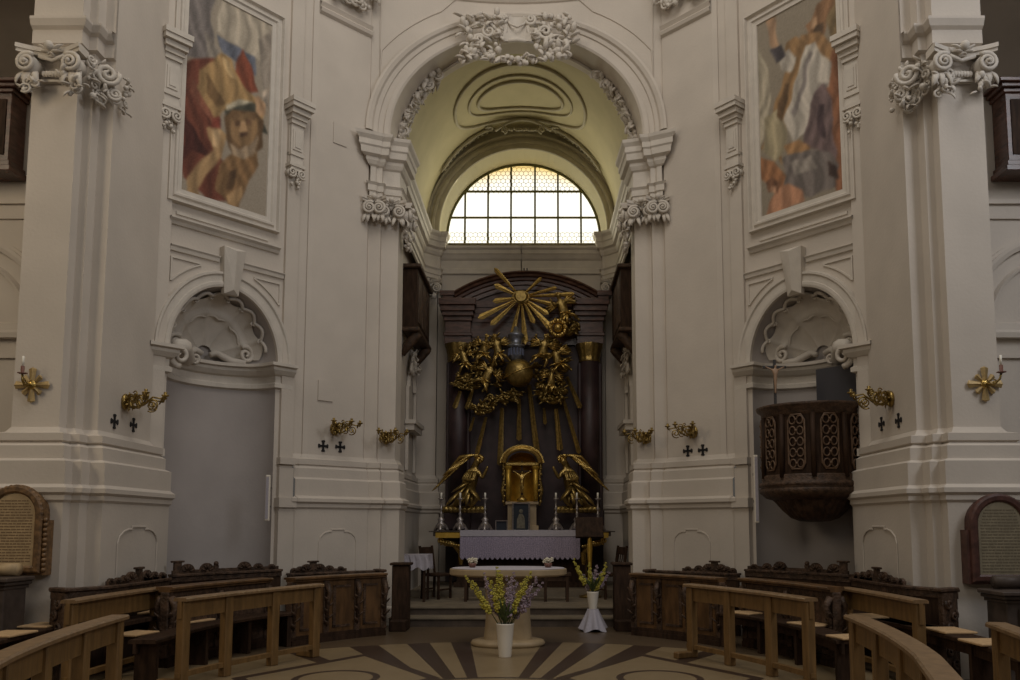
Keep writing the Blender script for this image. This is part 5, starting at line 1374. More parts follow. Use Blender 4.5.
for rt in (False, True):
    S = 'right' if rt else 'left'
    mm = (lambda L: [(-p[0], p[1]) for p in L]) if rt else (lambda L: [tuple(p) for p in L])
    stall_back(mm([(-4.66, 8.56), (-4.38, 9.05), (-4.33, 9.6), (-4.33, 10.45)]), .96, (.36, .99, ['s', 's', 'm', 'L', 'B', 'L', 'm', 's']), 'dark stall back against the near %s pier, its crest peaking at a small block' % S, rt)
    stall_back(mm([(-4.36, 10.62), (-4.0, 11.2), (-3.36, 11.95)]), .99, (.02, .98, ['B', 'L', ' ', 'L', 'p', ' ', 'L', 'm', 's']), 'dark stall back across the %s niche with a scalloped crest' % S, rt, ends=(False, False))
    stall_back(mm([(-3.28, 12.05), (-2.9, 12.42), (-2.15, 12.95)]), .92, (.04, .72, ['s', 'm', 'L', 'B', 'L', 'm', 's']), 'dark stall back against the pier beside the %s side of the chancel arch' % S, rt, ends=(False, True))

# ------------------------------------------------------------------ free-standing altar, vases, flowers
tp = Pz(508, 645, 0); tz = 1.015
ft_ = thing('altar_table', (tp[0], tp[1], 0), 'oval-topped pale stone altar table on a thick pedestal in the centre', 'altar table')
lc = ft_.location
b = wmb(lc); b.lathe([(0, 0), (.48, 0), (.50, .03), (.48, .07), (.40, .09), (0, .09)], (tp[0], tp[1], 0), 36, sy=.7); b.build('plinth', ALT, ft_)
b = wmb(lc)
vs = []; fs = []
for k in range(9):
    z = .09 + (tz - .19) * k / 8; hwx = .325 - .03 * math.sin(PI * k / 8); hwy = .20
    vs += [(tp[0] + hwx * math.copysign(abs(math.cos(a)) ** .45, math.cos(a)), tp[1] + hwy * math.copysign(abs(math.sin(a)) ** .45, math.sin(a)), z) for a in [2 * PI * q / 28 for q in range(28)]]
for k in range(8):
    for q in range(28): fs.append([k * 28 + q, k * 28 + (q + 1) % 28, (k + 1) * 28 + (q + 1) % 28, (k + 1) * 28 + q])
b.add(vs, fs, True); b.build('pedestal', ALT, ft_)
b = wmb(lc); b.lathe([(0, tz - .10), (.70, tz - .10), (.775, tz - .085), (.79, tz - .07), (.79, tz - .01), (.785, tz), (0, tz)], (tp[0], tp[1], 0), 48, sy=.62, sm=False); b.build('tabletop', ALT, ft_)
o = MB(); o.lathe([(0, 0), (.76, 0), (.765, .006), (.75, .012), (0, .012)], (0, 0, 0), 48, sy=.60, sm=False); o = o.build('table_linen', LINEN); o.location = (tp[0], tp[1], tz + .001); tag(o, 'thin white linen laid over the top of the stone altar table', 'cloth')
GREEN = mat('leaf_green', (.055, .075, .02), .6, noise=.3, nscale=20); YEL = mat('yellow_petal', (.42, .36, .045), .6, noise=.15, nscale=40)
LIL = mat('lilac_petal', (.31, .23, .27), .6, noise=.2, nscale=40); STEM = mat('flower_stem', (.10, .11, .035), .6)
def petals(b, c, r, rr, d=None):
    for k in range(5):
        a = 2 * PI * k / 5 + rr.random(); e = Vector((math.cos(a) * r, rr.uniform(-.4, .2) * r, math.sin(a) * r * .8))
        b.ball(Vector(c) + e * .6, r * .5, 6, sc=(1, .8, .8))
def spike(parent, lc, base, tip, m, rr, blossoms=12, r=.016):
    base = Vector(base); tip = Vector(tip); mid = base.lerp(tip, .5) + Vector((rr.uniform(-.02, .02), 0, .02))
    b = wmb(lc); b.tube([base, mid, tip], [.005, .004, .002], 5); st = b.build('flower_spike', STEM, parent)
    b = wmb(lc)
    for k in range(blossoms):
        t = .36 + .62 * k / (blossoms - 1); p = base.lerp(tip, t) + Vector((rr.uniform(-.022, .022), rr.uniform(-.03, .02), rr.uniform(-.01, .01)))
        petals(b, p, r * (2.0 - 1.2 * (t - .36) / .62), rr)
    bl = b.build('blossoms', m, st); return st
def bouquet(lc, tips, label, s, mouth=.06):
    root = thing('flower_bouquet', lc, label, 'flowers'); rr = random.Random(int(s * 100))
    for (dx, dz, kind) in tips:
        spike(root, lc, (lc[0] + dx * .12, lc[1] + rr.uniform(-.03, .03), lc[2] - .05), (lc[0] + dx, lc[1] + rr.uniform(-.12, .10), lc[2] + dz), YEL if kind == 'y' else LIL, rr, 14, .022 * s)
    b = wmb(lc)
    for k in range(26):
        a = rr.uniform(0, 6.28); L = rr.uniform(.14, .34) * s; e = rr.uniform(.3, 1.1)
        leaf(b, lc, (lc[0] + L * math.cos(a) * e * .7, lc[1] + L * math.sin(a) * e * .5, lc[2] + L), .018, .15, n=5)
    b.build('leaves', GREEN, root); return root
vp_ = Pz(505, 657, 0)
def vase(x, y, z, r0, r1, h, label):
    b = MB(); b.lathe([(0, 0), (r0, 0), (r0 * 1.02, .01), ((r0 + r1) / 2 * 1.02, h * .5), (r1, h - .02), (r1 * 1.03, h - .01), (r1 * 1.02, h), (r1 * .92, h), (r1 * .88, h - .05), (0, h - .06)], (0, 0, 0), 32)
    o = b.build('vase', WHITE); o.location = (x, y, z); return tag(o, label, 'vase')
vase(vp_[0], vp_[1], 0, .075, .108, .405, 'tall white vase on the floor in front of the altar table')
kx = 9.9 / 820
def tips_px(u0, v0, L, k): return [((u - u0) * k, (v0 - v) * k, c) for u, v, c in L]
bouquet(Vector((vp_[0], vp_[1], .40)), tips_px(505, 624, [(464, 575, 'y'), (471, 580, 'y'), (482, 573, 'l'), (495, 567, 'y'), (500, 570, 'y'), (489, 577, 'y'), (513, 572, 'l'), (508, 576, 'l'), (516, 580, 'l'), (532, 571, 'y'), (526, 576, 'y'), (538, 577, 'l'), (543, 582, 'l'), (486, 590, 'l'), (500, 586, 'y'), (510, 588, 'l'), (522, 590, 'y'), (528, 596, 'l')], kx), 'large bouquet of yellow and lilac flower spikes in the tall white vase', 1.0)
b = wmb((vp_[0], vp_[1], .4))
s2 = Pz(593, 631, 0)
# draped stand and vase at the foot of the steps
b = MB(); n = 60; hs = .33; vs = []; fs = []
for i in range(n):
    a = 2 * PI * i / n
    for j in range(9):
        t = j / 8; r = .085 + .125 * (1 - t) ** 1.1 + .025 * (1 - t) * math.sin(8 * a); vs.append((r * math.cos(a), r * math.sin(a), hs * t + .025 * (1 - t) * (1 + math.sin(4 * a + 1))))
for i in range(n):
    for j in range(8): fs.append([i * 9 + j, ((i + 1) % n) * 9 + j, ((i + 1) % n) * 9 + j + 1, i * 9 + j + 1])
b.add(vs, fs, True); b.add([(.085 * math.cos(2 * PI * i / n), .085 * math.sin(2 * PI * i / n), hs) for i in range(n)], [list(range(n))])
st_ = thing('draped_stand', (s2[0], s2[1], 0), 'small stand hidden under a white pleated cloth at the foot of the chancel steps', 'stand')
b.build('cloth', LINEN, st_); b = MB(); b.lathe([(0, 0), (.07, 0), (.07, .02), (.03, .04), (.03, .3), (.07, .32), (0, .32)], (0, 0, 0), 16); b.build('post', DRK, st_)
vase(s2[0], s2[1], hs + .002, .06, .092, .26, 'smaller white vase standing on the white draped stand right of the altar table')
bouquet(Vector((s2[0], s2[1], hs + .25)), tips_px(593, 592, [(573, 558, 'y'), (578, 566, 'y'), (589, 562, 'y'), (597, 564, 'l'), (607, 562, 'y'), (604, 570, 'l'), (583, 574, 'l'), (610, 572, 'l'), (600, 575, 'y'), (592, 572, 'l')], 12.3 / 820), 'bouquet of yellow and lilac spikes in the smaller vase by the steps', .9)
CUPM = mat('brown_cup', (.16, .07, .05), .4); PET = mat('cream_petal', (.60, .55, .42), .6)
for uu, tt in ((473, 'left'), (548, 'right')):
    x = (uu - PX) / F * tp[1] + CX; rr = random.Random(uu)
    c = thing('flower_cup', (x, tp[1], tz + .013), 'small brown cup of cream blossoms on the %s half of the stone table' % tt, 'flowers', 'small flower cups on the stone table')
    b = MB(); b.lathe([(0, 0), (.035, 0), (.05, .03), (.055, .06), (.045, .06), (0, .05)], (0, 0, 0), 16); b.build('cup', CUPM, c)
    b = MB()
    for k in range(12): petals(b, (rr.uniform(-.05, .05), rr.uniform(-.04, .04), .07 + rr.random() * .05), .028, rr)
    b.build('blossoms', PET, c)
w_ = Pz(540, 645, 0)

# ------------------------------------------------------------------ chancel furniture
def chair(x, y, z, rz, label, sh=.46, bh=.95):
    r_ = thing('wooden_chair', (x, y, z), label, 'chair', 'dark wooden chairs in the chancel', rz)
    b = MB(); b.box((-.21, -.20, sh - .05), (.21, .21, sh), bev=.012); b.build('seat', DRK, r_)
    for sx in (-1, 1):
        b = MB(); b.beam((sx * .18, -.17, 0), (sx * .18, -.17, sh - .05), .035, .035, up=(0, 1, 0)); b.build('leg', DRK, r_)
        b = MB(); b.beam((sx * .18, .20, 0), (sx * .18, .19, sh), .035, .035, up=(0, 1, 0)); b.beam((sx * .18, .19, sh), (sx * .18, .26, bh), .035, .035, up=(0, 1, 0)); b.build('leg', DRK, r_)
    b = MB(); b.box((-.19, .235, bh - .16), (.19, .26, bh - .02), bev=.01); b.box((-.19, .21, sh + .14), (.19, .235, sh + .20))
    for k in range(4): b.beam((-.12 + .08 * k, .22, sh + .18), (-.12 + .08 * k, .245, bh - .14), .02, .015, up=(0, 1, 0))
    b.build('backrest', DRK, r_)
    b = MB(); b.box((-.18, -.18, .16), (.18, -.16, .19)); b.box((-.18, .18, .16), (.18, .20, .19)); b.build('stretcher', DRK, r_)
    return r_
ZF = .272
def at(u, Y): return (u - PX) / F * Y + CX
chair(at(438, 15.0), 15.0, ZF, R(60), 'dark wooden chair left of the altar, beside the white-clothed side table')
chair(at(609, 15.0), 15.0, ZF, R(-70), 'dark wooden chair right of the altar, behind the smaller vase')
ls = thing('long_stool', (at(517, 14.5), 14.5, ZF), 'low dark long-legged bench seen behind the stone altar table', 'bench')
b = MB(); b.box((-.95, -.18, .44), (.95, .18, .50), bev=.012); b.box((-.88, -.15, .36), (.88, -.12, .44)); b.build('seat', DRK, ls)
for x in (-.88, .5, .88):
    for y in (-.14, .14):
        b = MB(); b.box((x - .025, y - .025, 0), (x + .025, y + .025, .44)); b.build('leg', DRK, ls)
ct = thing('credence_table', (-1.80, 14.55, ZF), 'small side table under a hanging white cloth left of the high altar', 'table')
b = MB(); b.box((-.24, -.28, .76), (.24, .28, .80), bev=.01); b.build('tabletop', DRK, ct)
for sx in (-1, 1):
    for sy in (-1, 1):
        b = MB(); b.box((sx * .20 - .022, sy * .24 - .022, 0), (sx * .20 + .022, sy * .24 + .022, .76)); b.build('leg', DRK, ct)
b = MB(); n = 60; pr_ = []
for i in range(n):
    t = i / n * 4; k = int(t); f = t - k; hx, hy = .27, .31
    P_ = [(-hx, -hy), (hx, -hy), (hx, hy), (-hx, hy)]; a, c = P_[k], P_[(k + 1) % 4]; pr_.append((a[0] + (c[0] - a[0]) * f, a[1] + (c[1] - a[1]) * f))
vs = []; fs = []
for i, (x, y) in enumerate(pr_):
    w_ = 1 + .05 * math.sin(i * 1.9)
    vs += [(x, y, .815), (x * w_, y * w_, .815 - .10), (x * (w_ + .03), y * (w_ + .03), .815 - .24 - .03 * math.sin(i * 1.1))]
for i in range(n): j = (i + 1) % n; fs += [[3 * i, 3 * i + 1, 3 * j + 1, 3 * j], [3 * i + 1, 3 * i + 2, 3 * j + 2, 3 * j + 1]]
fs.append([3 * i for i in range(n)]); b.add(vs, fs)
b.build('cloth_cover', LINEN, ct) if False else None
o = b.build('table_cloth', LINEN); o.location = ct.location; tag(o, 'white cloth draped over the small side table left of the high altar', 'cloth')
for rt in (False, True):
    x = 1.66 if rt else -1.76
    p = thing('prie_dieu', (x, 12.98, 0), 'dark upright kneeler at the %s edge of the chancel steps' % ('right' if rt else 'left'), 'kneeler', 'dark kneelers beside the chancel steps')
    b = MB(); b.box((-.13, -.22, 0), (.13, .0, .98), bev=.01); b.build('body', DRK, p)
    b = MB(); b.box((-.16, -.26, .98), (.16, .04, 1.02), bev=.01); b.build('top', DRK, p)
    b = MB(); b.box((-.13, -.42, 0), (.13, -.22, .16), bev=.01); b.build('kneeling_board', DRK, p)

# oratory boxes on the chancel walls
for rt in (False, True):
    S = 'right' if rt else 'left'; sx = 1 if rt else -1
    zt_, zb_ = 6.62, 5.42
    p = thing('oratory_box', (sx * 2.3, 16.7, zb_), 'dark wooden oratory balcony box high on the %s chancel wall' % S, 'balcony', 'oratory boxes in the chancel')
    lc = p.location
    xi = sx * 1.99
    b = wmb(lc); b.box((sx * 2.29, 15.7, zb_), (xi, 17.5, zt_), bev=.01); b.build('body', DRK, p)
    b = wmb(lc); b.box((sx * 2.29, 15.62, zt_), (xi - sx * .07, 17.55, zt_ + .08), bev=.02); b.build('cornice', DRK2, p)
    b = wmb(lc); b.box((sx * 2.29, 15.64, zb_ - .06), (xi - sx * .05, 17.54, zb_ + .02), bev=.02); b.build('lower_moulding', DRK2, p)
    for k in range(3):
        y0 = 15.8 + .56 * k
        b = wmb(lc); b.box((xi - sx * .015, y0, zb_ + .15), (xi + sx * .01, y0 + .46, zt_ - .12)); b.build('lattice_panel', DRK2, p)
    b = wmb(lc)
    for y in (15.85, 17.3):
        b = wmb(lc); b.tube([(sx * 2.29, y, zb_ - .5), (sx * 2.18, y, zb_ - .3), (sx * 2.05, y, zb_ - .12), (xi, y, zb_ - .05)], [.05, .09, .11, .10], 8); b.build('corbel', DRK2, p)
    # stucco door surround below and grey canopy shelf
    b = MB(); rr = random.Random(4 + rt)
    if rt: b.T = MIR.copy()
    b.T = b.T @ Matrix.Translation((-2.29, 0, 0)) @ Matrix.Rotation(PI / 2, 4, 'Z') @ Matrix.Translation((0, 0, 0))
    b.strip(arc(16.9, 4.4, .42, 0, PI, 20), [(-.05, 0), (-.03, .06), (.03, .07), (.06, 0)])
    bunch(b, (16.9, -.04, 4.98), .42, .2, 46, .06); b.tube(spiral((16.45, -.1, 4.75), .14, 1.6, (1, 0, 0), (0, 0, 1), 0, 1, 22), .03, 6)
    b.box((16.35, -.06, 2.7), (16.45, 0, 4.4)); b.box((17.35, -.06, 2.7), (17.45, 0, 4.4))
    b.box((16.25, -.22, 3.62), (17.5, 0, 3.70)); b.box((16.3, -.18, 3.50), (17.45, 0, 3.62))
    struct(b, 'trim_%d' % num, STU, 'stucco door surround under the %s oratory box' % S); num += 1

# ------------------------------------------------------------------ pulpit in the right niche
pcx, pcy = at(814, 11.35), 11.35
pr = .70
zt_ = 1.6 + 121 * 11.0 / 820; zb_ = 1.6 + 40 * 11.0 / 820; zbot = 1.6 + 3 * 11.3 / 820
pp = thing('pulpit', (pcx, pcy, zbot), 'round carved dark wooden pulpit with fluted bowl base in the right niche', 'pulpit'); lc = pp.location
b = wmb(lc); b.lathe([(pr * .93, zb_ - .05), (pr * .96, zb_ + .10), (pr * .95, zb_ + .5), (pr * .93, zt_ - .12)], (pcx, pcy, 0), 48); b.build('body', DRK, pp)
b = wmb(lc); b.lathe([(pr * .93, zt_ - .16), (pr * .98, zt_ - .12), (pr * .98, zt_ - .08), (pr * 1.06, zt_ - .04), (pr * 1.08, zt_), (pr * .88, zt_), (pr * .88, zt_ - .1)], (pcx, pcy, 0), 48); b.build('rim', DRK2, pp)
b = wmb(lc); b.lathe([(pr * .98, zb_ + .14), (pr * 1.0, zb_ + .12), (pr * .98, zb_ + .06), (pr * 1.05, zb_ + .03), (pr * 1.05, zb_ - .01), (pr * 1.0, zb_ - .03), (pr * 1.04, zb_ - .05), (pr * 1.03, zb_ - .10), (pr * .92, zb_ - .17), (pr * .76, zb_ - .20), (pr * .6, zb_ - .21)], (pcx, pcy, 0), 48); b.build('lower_moulding', DRK2, pp)
b = wmb(lc); hb = zb_ - .19 - zbot
b.lathe([(.05, zbot), (pr * .26, zbot + .01), (pr * .42, zbot + hb * .18), (pr * .56, zbot + hb * .5), (pr * .68, zbot + hb * .85), (pr * .74, zbot + hb)], (pcx, pcy, 0), 120, flute=lambda t, z: 1 + .085 * abs(math.sin(14 * t))); b.build('fluted_bowl', DRK2, pp)
b = wmb(lc); b.lathe([(0, zb_), (pr * .9, zb_)], (pcx, pcy, 0), 32); b.build('floor_board', DRK, pp)
TRAC = mat('carved_tracery', (.125, .072, .040), .5, noise=.3, nscale=20)
for k in range(6):
    a = R(-198 + 36 * k); ca, sa = math.cos(a), math.sin(a); h = zt_ - zb_ - .36; z0 = zb_ + .20
    b = wmb(lc); ex = Vector((-sa, ca, 0)); cn = Vector((pcx + pr * .975 * ca, pcy + pr * .975 * sa, 0))
    def g(x, z, off=0): return cn + ex * x + Vector((ca, sa, 0)) * (off - x * x * .6) + Vector((0, 0, z0 + z))
    wdt = .11
    fr = [g(-wdt, .08), g(-wdt, h - .08), g(-wdt * .6, h), g(wdt * .6, h), g(wdt, h - .08), g(wdt, .08), g(wdt * .6, 0), g(-wdt * .6, 0)]
    b.tube(fr, .014, 6, closed=True)
    for q in range(5):
        zc_ = h * (q + .5) / 5
        for sg in (-1, 1): b.tube([g(sg * .05 + .042 * math.cos(t), zc_ + .055 * math.sin(t), .005) for t in [2 * PI * w / 12 for w in range(12)]], .011, 5, closed=True)
        b.ball(g(0, zc_, .01), .022, 6)
    b.build('pierced_panel', TRAC, pp)
    a2 = a + R(18); b = wmb(lc); b.tube([(pcx + pr * .98 * math.cos(a2), pcy + pr * .98 * math.sin(a2), zb_ + .1), (pcx + pr * .96 * math.cos(a2), pcy + pr * .96 * math.sin(a2), zt_ - .14)], .035, 8); b.build('pilaster', DRK, pp)
# standing crucifix on the pulpit rim
xx = at(770, 10.95); aa = math.atan2(10.95 - pcy, xx - pcx); bx, by = pcx + pr * .98 * math.cos(aa), pcy + pr * .98 * math.sin(aa)
cr = thing('pulpit_crucifix', (bx, by, zt_), 'dark wooden crucifix with pale figure rising from the pulpit rim', 'crucifix')
b = MB(); b.box((-.018, -.012, -.0), (.018, .012, .62), bev=.004); b.box((-.16, -.012, .50), (.16, .012, .535), bev=.004); b.build('cross', IRON, cr)
FIG = mat('painted_corpus', (.34, .22, .14), .5)
new_skin('corpus', [(0, -.03, .36, .026), (0, -.035, .45, .03), (0, -.035, .505, .012), (.01, -.04, .54, .02), (-.05, -.03, .48, .012), (-.13, -.02, .52, .008), (.05, -.03, .48, .012), (.13, -.02, .52, .008), (0, -.03, .26, .018), (0, -.02, .15, .012)], [(0, 1), (1, 2), (2, 3), (1, 4), (4, 5), (1, 6), (6, 7), (0, 8), (8, 9)], FIG, cr)
# open doorway behind the pulpit: dark slab with the opening's shade in its colour
DOOR = mat('shaded_doorway', (.045, .042, .048), .7)
dm = MIR @ DT
b = MB(); b.T = dm
b.box((NC - NR * .98, NR * .30, 2.2), (NC - NR * .10, NR * .62, ZS - .16))
d_ = struct(b, 'door_1', DOOR, 'dark doorway to the pulpit in the right niche')

# ------------------------------------------------------------------ wall fittings
def sconce(loc, ang, label):
    """gilded two-armed scroll sconce, arms along local +x away from the wall"""
    r_ = thing('wall_sconce', loc, label, 'sconce', 'gilded scroll sconces on the piers', ang)
    b = MB(); b.T = Matrix.Rotation(0, 4, 'Z'); b.ball((.02, 0, 0), .085, 12, sc=(.5, 1, 1.2))
    for k in range(7):
        a = 2 * PI * k / 7; leaf(b, (.02, 0, 0), (.05, .12 * math.cos(a), .12 * math.sin(a)), .028, .3, out=(1, 0, 0), n=4)
    b.build('wall_plate', GOLDB, r_)
    for sg in (-1, 0, 1):
        a = R(32 * sg); ex = Vector((math.cos(a), math.sin(a), 0)); ez = Vector((0, 0, 1)); Ln = .50 - .06 * abs(sg)
        b = MB()
        P_ = [ex * .02, ex * Ln * .25 + ez * -.07, ex * Ln * .5 + ez * -.02, ex * Ln * .7 + ez * .06, ex * Ln + ez * .03]
        b.tube(P_, [.014, .013, .012, .011, .010], 7)
        b.tube(spiral(ex * Ln * .30 + ez * -.0, .095, 1.7, ex, ez, -PI / 2, 1, 24), .010, 6); b.tube(spiral(ex * Ln * .70 + ez * -.03, .075, 1.6, ex, ez, PI / 2, -1, 22), .009, 6); b.tube(spiral(ex * Ln * .52 + ez * .07, .05, 1.4, ex, ez, 0, 1, 18), .008, 6)
        for k in range(4):
            p = ex * Ln * (.3 + .2 * k); leaf(b, p, p + ex * .05 + ez * (.09 if k % 2 else -.08), .014, .2, n=4)
        b.build('scroll_arm', GOLDB, r_)
        b = MB(); c = ex * Ln + ez * .03; b.lathe([(.0, 0), (.012, .0), (.016, .03), (.045, .045), (.045, .055), (.018, .055), (.02, .09), (0, .09)], c, 14); b.build('candle_cup', GOLDB, r_)
    return r_
def wall_pt(u, v, A, B):
    s_, z = onwall(u, v, A, B); L = math.hypot(B[0] - A[0], B[1] - A[1]); return Vector((A[0] + (B[0] - A[0]) * s_ / L, A[1] + (B[1] - A[1]) * s_ / L, z))
FA = ((C1, 9.30), (E1, 10.6)); FG = (G0, G1)
FAr = ((-C1, 9.30), (-E1, 10.6)); FGr = ((-G0[0], G0[1]), (-G1[0], G1[1]))
aG = math.atan2(G1[1] - G0[1], G1[0] - G0[0]) - PI / 2
sconce(wall_pt(124, 402, *FA), 0, 'gilded scroll sconce on the near left pier, beside the niche')
sconce(wall_pt(892, 399, *FAr), PI, 'gilded scroll sconce on the near right pier, beside the pulpit')
sconce(wall_pt(334, 429, *FG), aG, 'gilded scroll sconce on the pier left of the chancel arch')
sconce(wall_pt(694, 432, *FGr), PI - aG, 'gilded scroll sconce on the pier right of the chancel arch')
s_ = sconce(Vector((-2.14, 13.40, 1.6 + 87 * 13.4 / 820)), R(-62), 'gilded scroll sconce inside the chancel entrance on the left')
s_ = sconce(Vector((2.14, 13.40, 1.6 + 87 * 13.4 / 820)), R(242), 'gilded scroll sconce inside the chancel entrance on the right')
for ch_x, t_ in ((-1, 'left'), (1, 'right')):
    pass
BLK = mat('black_painted_cross', (.012, .010, .010), .8)
def ccross(p, ang, label):
    b = MB(); r = .085
    for k in range(4):
        T = b.T.copy(); b.T = T @ Matrix.Rotation(k * PI / 2, 4, 'Y')
        b.prism([(-.016, 0), (.016, 0), (.019, r * .6), (.034, r * .9), (.02, r * 1.05), (-.02, r * 1.05), (-.034, r * .9), (-.019, r * .6)], -.008, 0)
        b.T = T
    o = b.build('consecration_cross', BLK); o.location = p; o.rotation_euler = (0, 0, ang); tag(o, label, 'cross', 'painted consecration crosses'); return o
def off(p, ang, d=.004): return p + Vector((math.sin(ang), -math.cos(ang), 0)) * d
angA = math.atan2(FA[1][1] - FA[0][1], FA[1][0] - FA[0][0]); angG = aG + PI / 2
for u, v, t in ((114, 421.5, 'left one of the pair'), (133, 425, 'right one of the pair')):
    ccross(off(wall_pt(u, v, *FA), angA), angA, 'small black cross on the near left pier under the sconce, ' + t)
for u, v, t in ((323, 446, 'left one of the pair'), (340, 447, 'right one of the pair')):
    ccross(off(wall_pt(u, v, *FG), angG), angG, 'small black cross on the pier left of the chancel arch, ' + t)
for u, v, t in ((688, 451, 'left one of the pair'), (703, 450, 'right one of the pair')):
    a_ = -angG; ccross(wall_pt(u, v, *FGr) + Vector((-math.cos(PI / 2 - angG) * .004, -.004, 0)), a_, 'small black cross on the pier right of the chancel arch, ' + t)
for u, v, t in ((882, 424, 'left one of the pair'), (899, 420.5, 'right one of the pair')):
    a_ = -angA; ccross(wall_pt(u, v, *FAr) + Vector((-.004, 0, 0)), a_, 'small black cross on the near right pier under the sconce, ' + t)
# star-shaped candle holders
PGILT = mat('pale_gilding', (.40, .28, .12), .5, metal=.3, noise=.15, nscale=30)
for u, v, cu, S in ((32, 385, 23, 'left'), (985, 384, 997, 'right')):
    p = M(u, v, 8.97); r_ = thing('star_sconce', p, 'gilded eight-rayed star candle holder with one white candle on the near %s pier' % S, 'sconce', 'star candle holders')
    for k in range(8):
        a = PI / 4 * k; L = .20 if k % 2 == 0 else .145; w0 = .045 if k % 2 == 0 else .034
        b = MB(); T = b.T.copy(); b.T = T @ Matrix.Rotation(a, 4, 'Y')
        b.add([(-w0 * .5, 0, .03), (w0 * .5, 0, .03), (w0, 0, L * .9), (0, 0, L), (-w0, 0, L * .9), (0, -.02, .03), (0, -.018, L * .92)], [[0, 5, 6, 4], [5, 1, 2, 6], [4, 6, 3], [6, 2, 3]]); b.build('ray', PGILT, r_)
    b = MB(); b.lathe([(0, -.03), (.03, -.028), (.05, -.01), (.055, 0)], (0, 0, 0), 18); 
    bb = MB(); bb.T = Matrix.Rotation(PI / 2, 4, 'X'); bb.lathe([(.055, 0), (.05, .02), (.03, .035), (0, .04)], (0, 0, 0), 18); bb.build('boss', GOLD, r_)
    dx = (cu - u) * 8.8 / 820 * .75 + (.06 if S == 'left' else -.0)
    b = MB(); b.tube([(0, -.03, 0), (dx * .3, -.12, -.03), (dx * .8, -.16, .03), (dx, -.16, .10)], [.014, .012, .012, .012], 7); b.tube(spiral((dx * .4, -.12, .0), .03, 1.3, (1, 0, 0), (0, 0, 1), 0, 1, 12), .008, 5); b.build('arm', GOLDB, r_)
    b = MB(); b.lathe([(.012, .09), (.05, .10), (.05, .108), (.018, .11), (.02, .18), (0, .18)], (dx, -.16, 0), 14); b.build('candle_cup', CUPM, r_)
    b = MB(); b.lathe([(0, .18), (.013, .18), (.013, .29), (0, .295)], (dx, -.16, 0), 10); b.build('candle', CAND, r_)

# memorial plaques
def plaque(uc, vt, vb, wpx, Y, S, fm, pm, tm, label, rows, seed):
    k = Y / 820; pb = M(uc, vb, Y); pt_ = M(uc, vt, Y); hw = wpx * k / 2 * 1.02; H = pt_.z - pb.z
    r_ = thing('memorial_plaque', pb, label, 'plaque', 'memorial plaques on the near piers')
    ra = hw * .80; zs = H - ra - .02
    out = [(-hw, 0), (-hw, zs - .06), (-ra - .02, zs - .06), (-ra - .02, zs)] + [(p[0], p[1]) for p in arc(0, zs, ra + .02, PI, 0, 18)] + [(ra + .02, zs), (ra + .02, zs - .06), (hw, zs - .06), (hw, 0)]
    b = MB(); b.prism(out, -.03, .11)
    inn = [(-hw + .09, .08), (-hw + .09, zs - .02)] + arc(0, zs, hw - .09, PI, 0, 18)[1:-1] + [(hw - .09, zs - .02), (hw - .09, .08)]
    b.strip(inn, [(-.02, 0), (-.02, .05), (.0, .065), (.04, .065), (.06, .05), (.07, 0)], closed=True); 
    if S == 'left':
        rr = random.Random(2)
        for i in range(len(out) - 1):
            a, c = out[i], out[i + 1]; n_ = max(1, int(math.hypot(c[0] - a[0], c[1] - a[1]) / .05))
            for q in range(n_): b.ball((a[0] + (c[0] - a[0]) * q / n_, -.035, a[1] + (c[1] - a[1]) * q / n_), .028, 6)
    b.build('frame', fm, r_)
    b = MB(); b.prism([(x * .98, z) for x, z in inn], -.042, -.028); b.build('stone_panel', pm, r_)
    b = MB(); rr = random.Random(seed); z = zs + ra * .45
    zz = zs + (hw - .09) * .55; step = rows
    while zz > .12:
        wl = (hw - .14) if zz < zs else math.sqrt(max(.001, (hw - .12) ** 2 - (zz - zs) ** 2)) * .85
        x = -wl
        while x < wl - .01:
            L = rr.uniform(.02, .07); b.box((x, -.0445, zz), (min(x + L, wl), -.042, zz + step * .42)); x += L + .009
        zz -= step
    b.build('inscription', tm, r_)
ST1 = mat('limestone_panel', (.42, .30, .16), .6, noise=.15, nscale=12); ST2 = mat('grey_stone_panel', (.24, .20, .13), .6, noise=.15, nscale=12)
TX1 = mat('inscription_brown', (.19, .12, .06), .7); TX2 = mat('inscription_grey', (.15, .12, .075), .7)
FR1 = mat('brown_gilt_frame', (.155, .085, .035), .45, noise=.4, nscale=25); FR2 = mat('red_brown_frame', (.075, .032, .024), .4, noise=.3, nscale=14)
plaque(13, 487, 575, 62, 8.68, 'left', FR1, ST1, TX1, 'arched pale stone plaque with carved gilt-brown frame on the near left pier', .030, 1)
plaque(1001, 496, 584, 64, 8.68, 'right', FR2, ST2, TX2, 'arched grey stone plaque with dark red-brown frame on the near right pier', .032, 2)
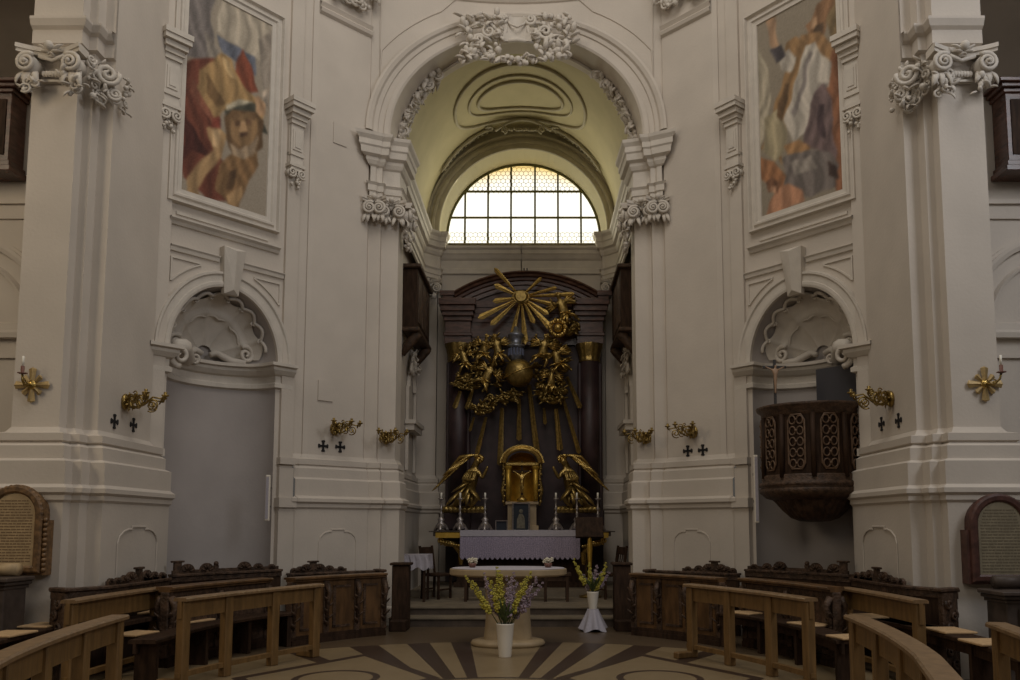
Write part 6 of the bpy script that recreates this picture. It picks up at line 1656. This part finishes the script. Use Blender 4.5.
# stone stands under the plaques
for S, uc, vt, wpx in (('left', 2, 577, 50), ('right', 1012, 590, 56)):
    Y = 8.35 if S == 'left' else 8.2; k = Y / 820; ztop = M(uc, vt, Y).z; x = at(uc, Y); hw = wpx * k / 2
    r_ = thing('stone_stand', (x, Y, 0), 'dark stone pedestal with moulded top below the %s plaque' % S, 'pedestal', 'stone pedestals below the plaques')
    b = MB(); b.box((-hw * .74, -.16, 0), (hw * .74, .20, ztop - .10), bev=.01); b.box((-hw * .35, -.19, .2), (hw * .35, -.14, ztop - .16), bev=.01); b.build('shaft', SLATE, r_)
    b = MB()
    for z0, z1, e in ((ztop - .12, ztop - .08, .80), (ztop - .08, ztop - .04, .92), (ztop - .04, ztop, 1.03)): b.box((-hw * e, -.16 - (e - .74) * .3, z0), (hw * e, .22, z1), bev=.008)
    b.build('moulded_top', SLATE, r_)
    b = MB(); b.tube([(-hw * .6, .12, ztop + .07), (hw * .6, .12, ztop + .07)], .065, 14); b.build('rolled_cap', ST1 if S == 'left' else SLATE, r_)
# slim white column speakers
for u, v0, v1, Y, S in ((267, 475, 521, 11.72, 'left'), (757, 455, 523, 11.55, 'right')):
    a, c = M(u, v1, Y), M(u, v0, Y); b = MB(); h = c.z - a.z; b.box((-.03, -.03, 0), (.03, .03, h), bev=.01)
    r_ = thing('column_speaker', a, 'slim white vertical speaker at the inner edge of the %s niche' % S, 'speaker', 'white column speakers'); b.build('housing', WHITE, r_)
    b = MB(); b.box((-.02, -.034, .03), (.02, -.0305, h - .03)); b.build('grille', LINEN, r_)
    b = MB(); b.box((-.012, .03, h * .3), (.012, .12, h * .34)); b.box((-.012, .03, h * .7), (.012, .12, h * .74)); b.build('bracket', IRON, r_)
# dark wooden gallery fronts high in the side bays
for rt in (False, True):
    S = 'right' if rt else 'left'; sx = 1 if rt else -1
    Y = 9.45; z0, z1 = M(0, 172, Y).z, M(0, 82, Y).z; xe = M(12, 130, Y).x + .05; xe = -abs(xe) - .07
    p = thing('gallery_front', ((xe - .5) * -sx * -1 if False else sx * (abs(xe) + .5), Y + .25, z0), 'dark wooden gallery front high beside the near %s pier' % S, 'balcony', 'wooden gallery fronts'); lc = p.location
    def bx3(b, a, c, **k):
        if sx > 0: a = (-a[0], a[1], a[2]); c = (-c[0], c[1], c[2])
        b.box(a, c, **k)
    b = wmb(lc); bx3(b, (xe - 1.2, Y, z0 + .08), (xe, Y + .29, z1 - .1), bev=.01); b.build('body', RED, p)
    for nm_, rows_ in (('cornice', ((z1 - .14, z1 - .09, .03), (z1 - .09, z1 - .04, .07), (z1 - .04, z1 + .01, .11))), ('base_moulding', ((z0, z0 + .07, .06), (z0 + .07, z0 + .14, .03)))):
        b = wmb(lc)
        for za, zb2, e in rows_: bx3(b, (xe - 1.2, Y - e, za), (xe + e, Y + .29, zb2), bev=.008)
        b.build(nm_, RED, p)
    b = wmb(lc); bx3(b, (xe - .35, Y - .012, z0 + .22), (xe - .06, Y + .0, z1 - .22)); bx3(b, (xe - .8, Y - .012, z0 + .22), (xe - .45, Y + .0, z1 - .22)); b.build('raised_panel', DRK, p)
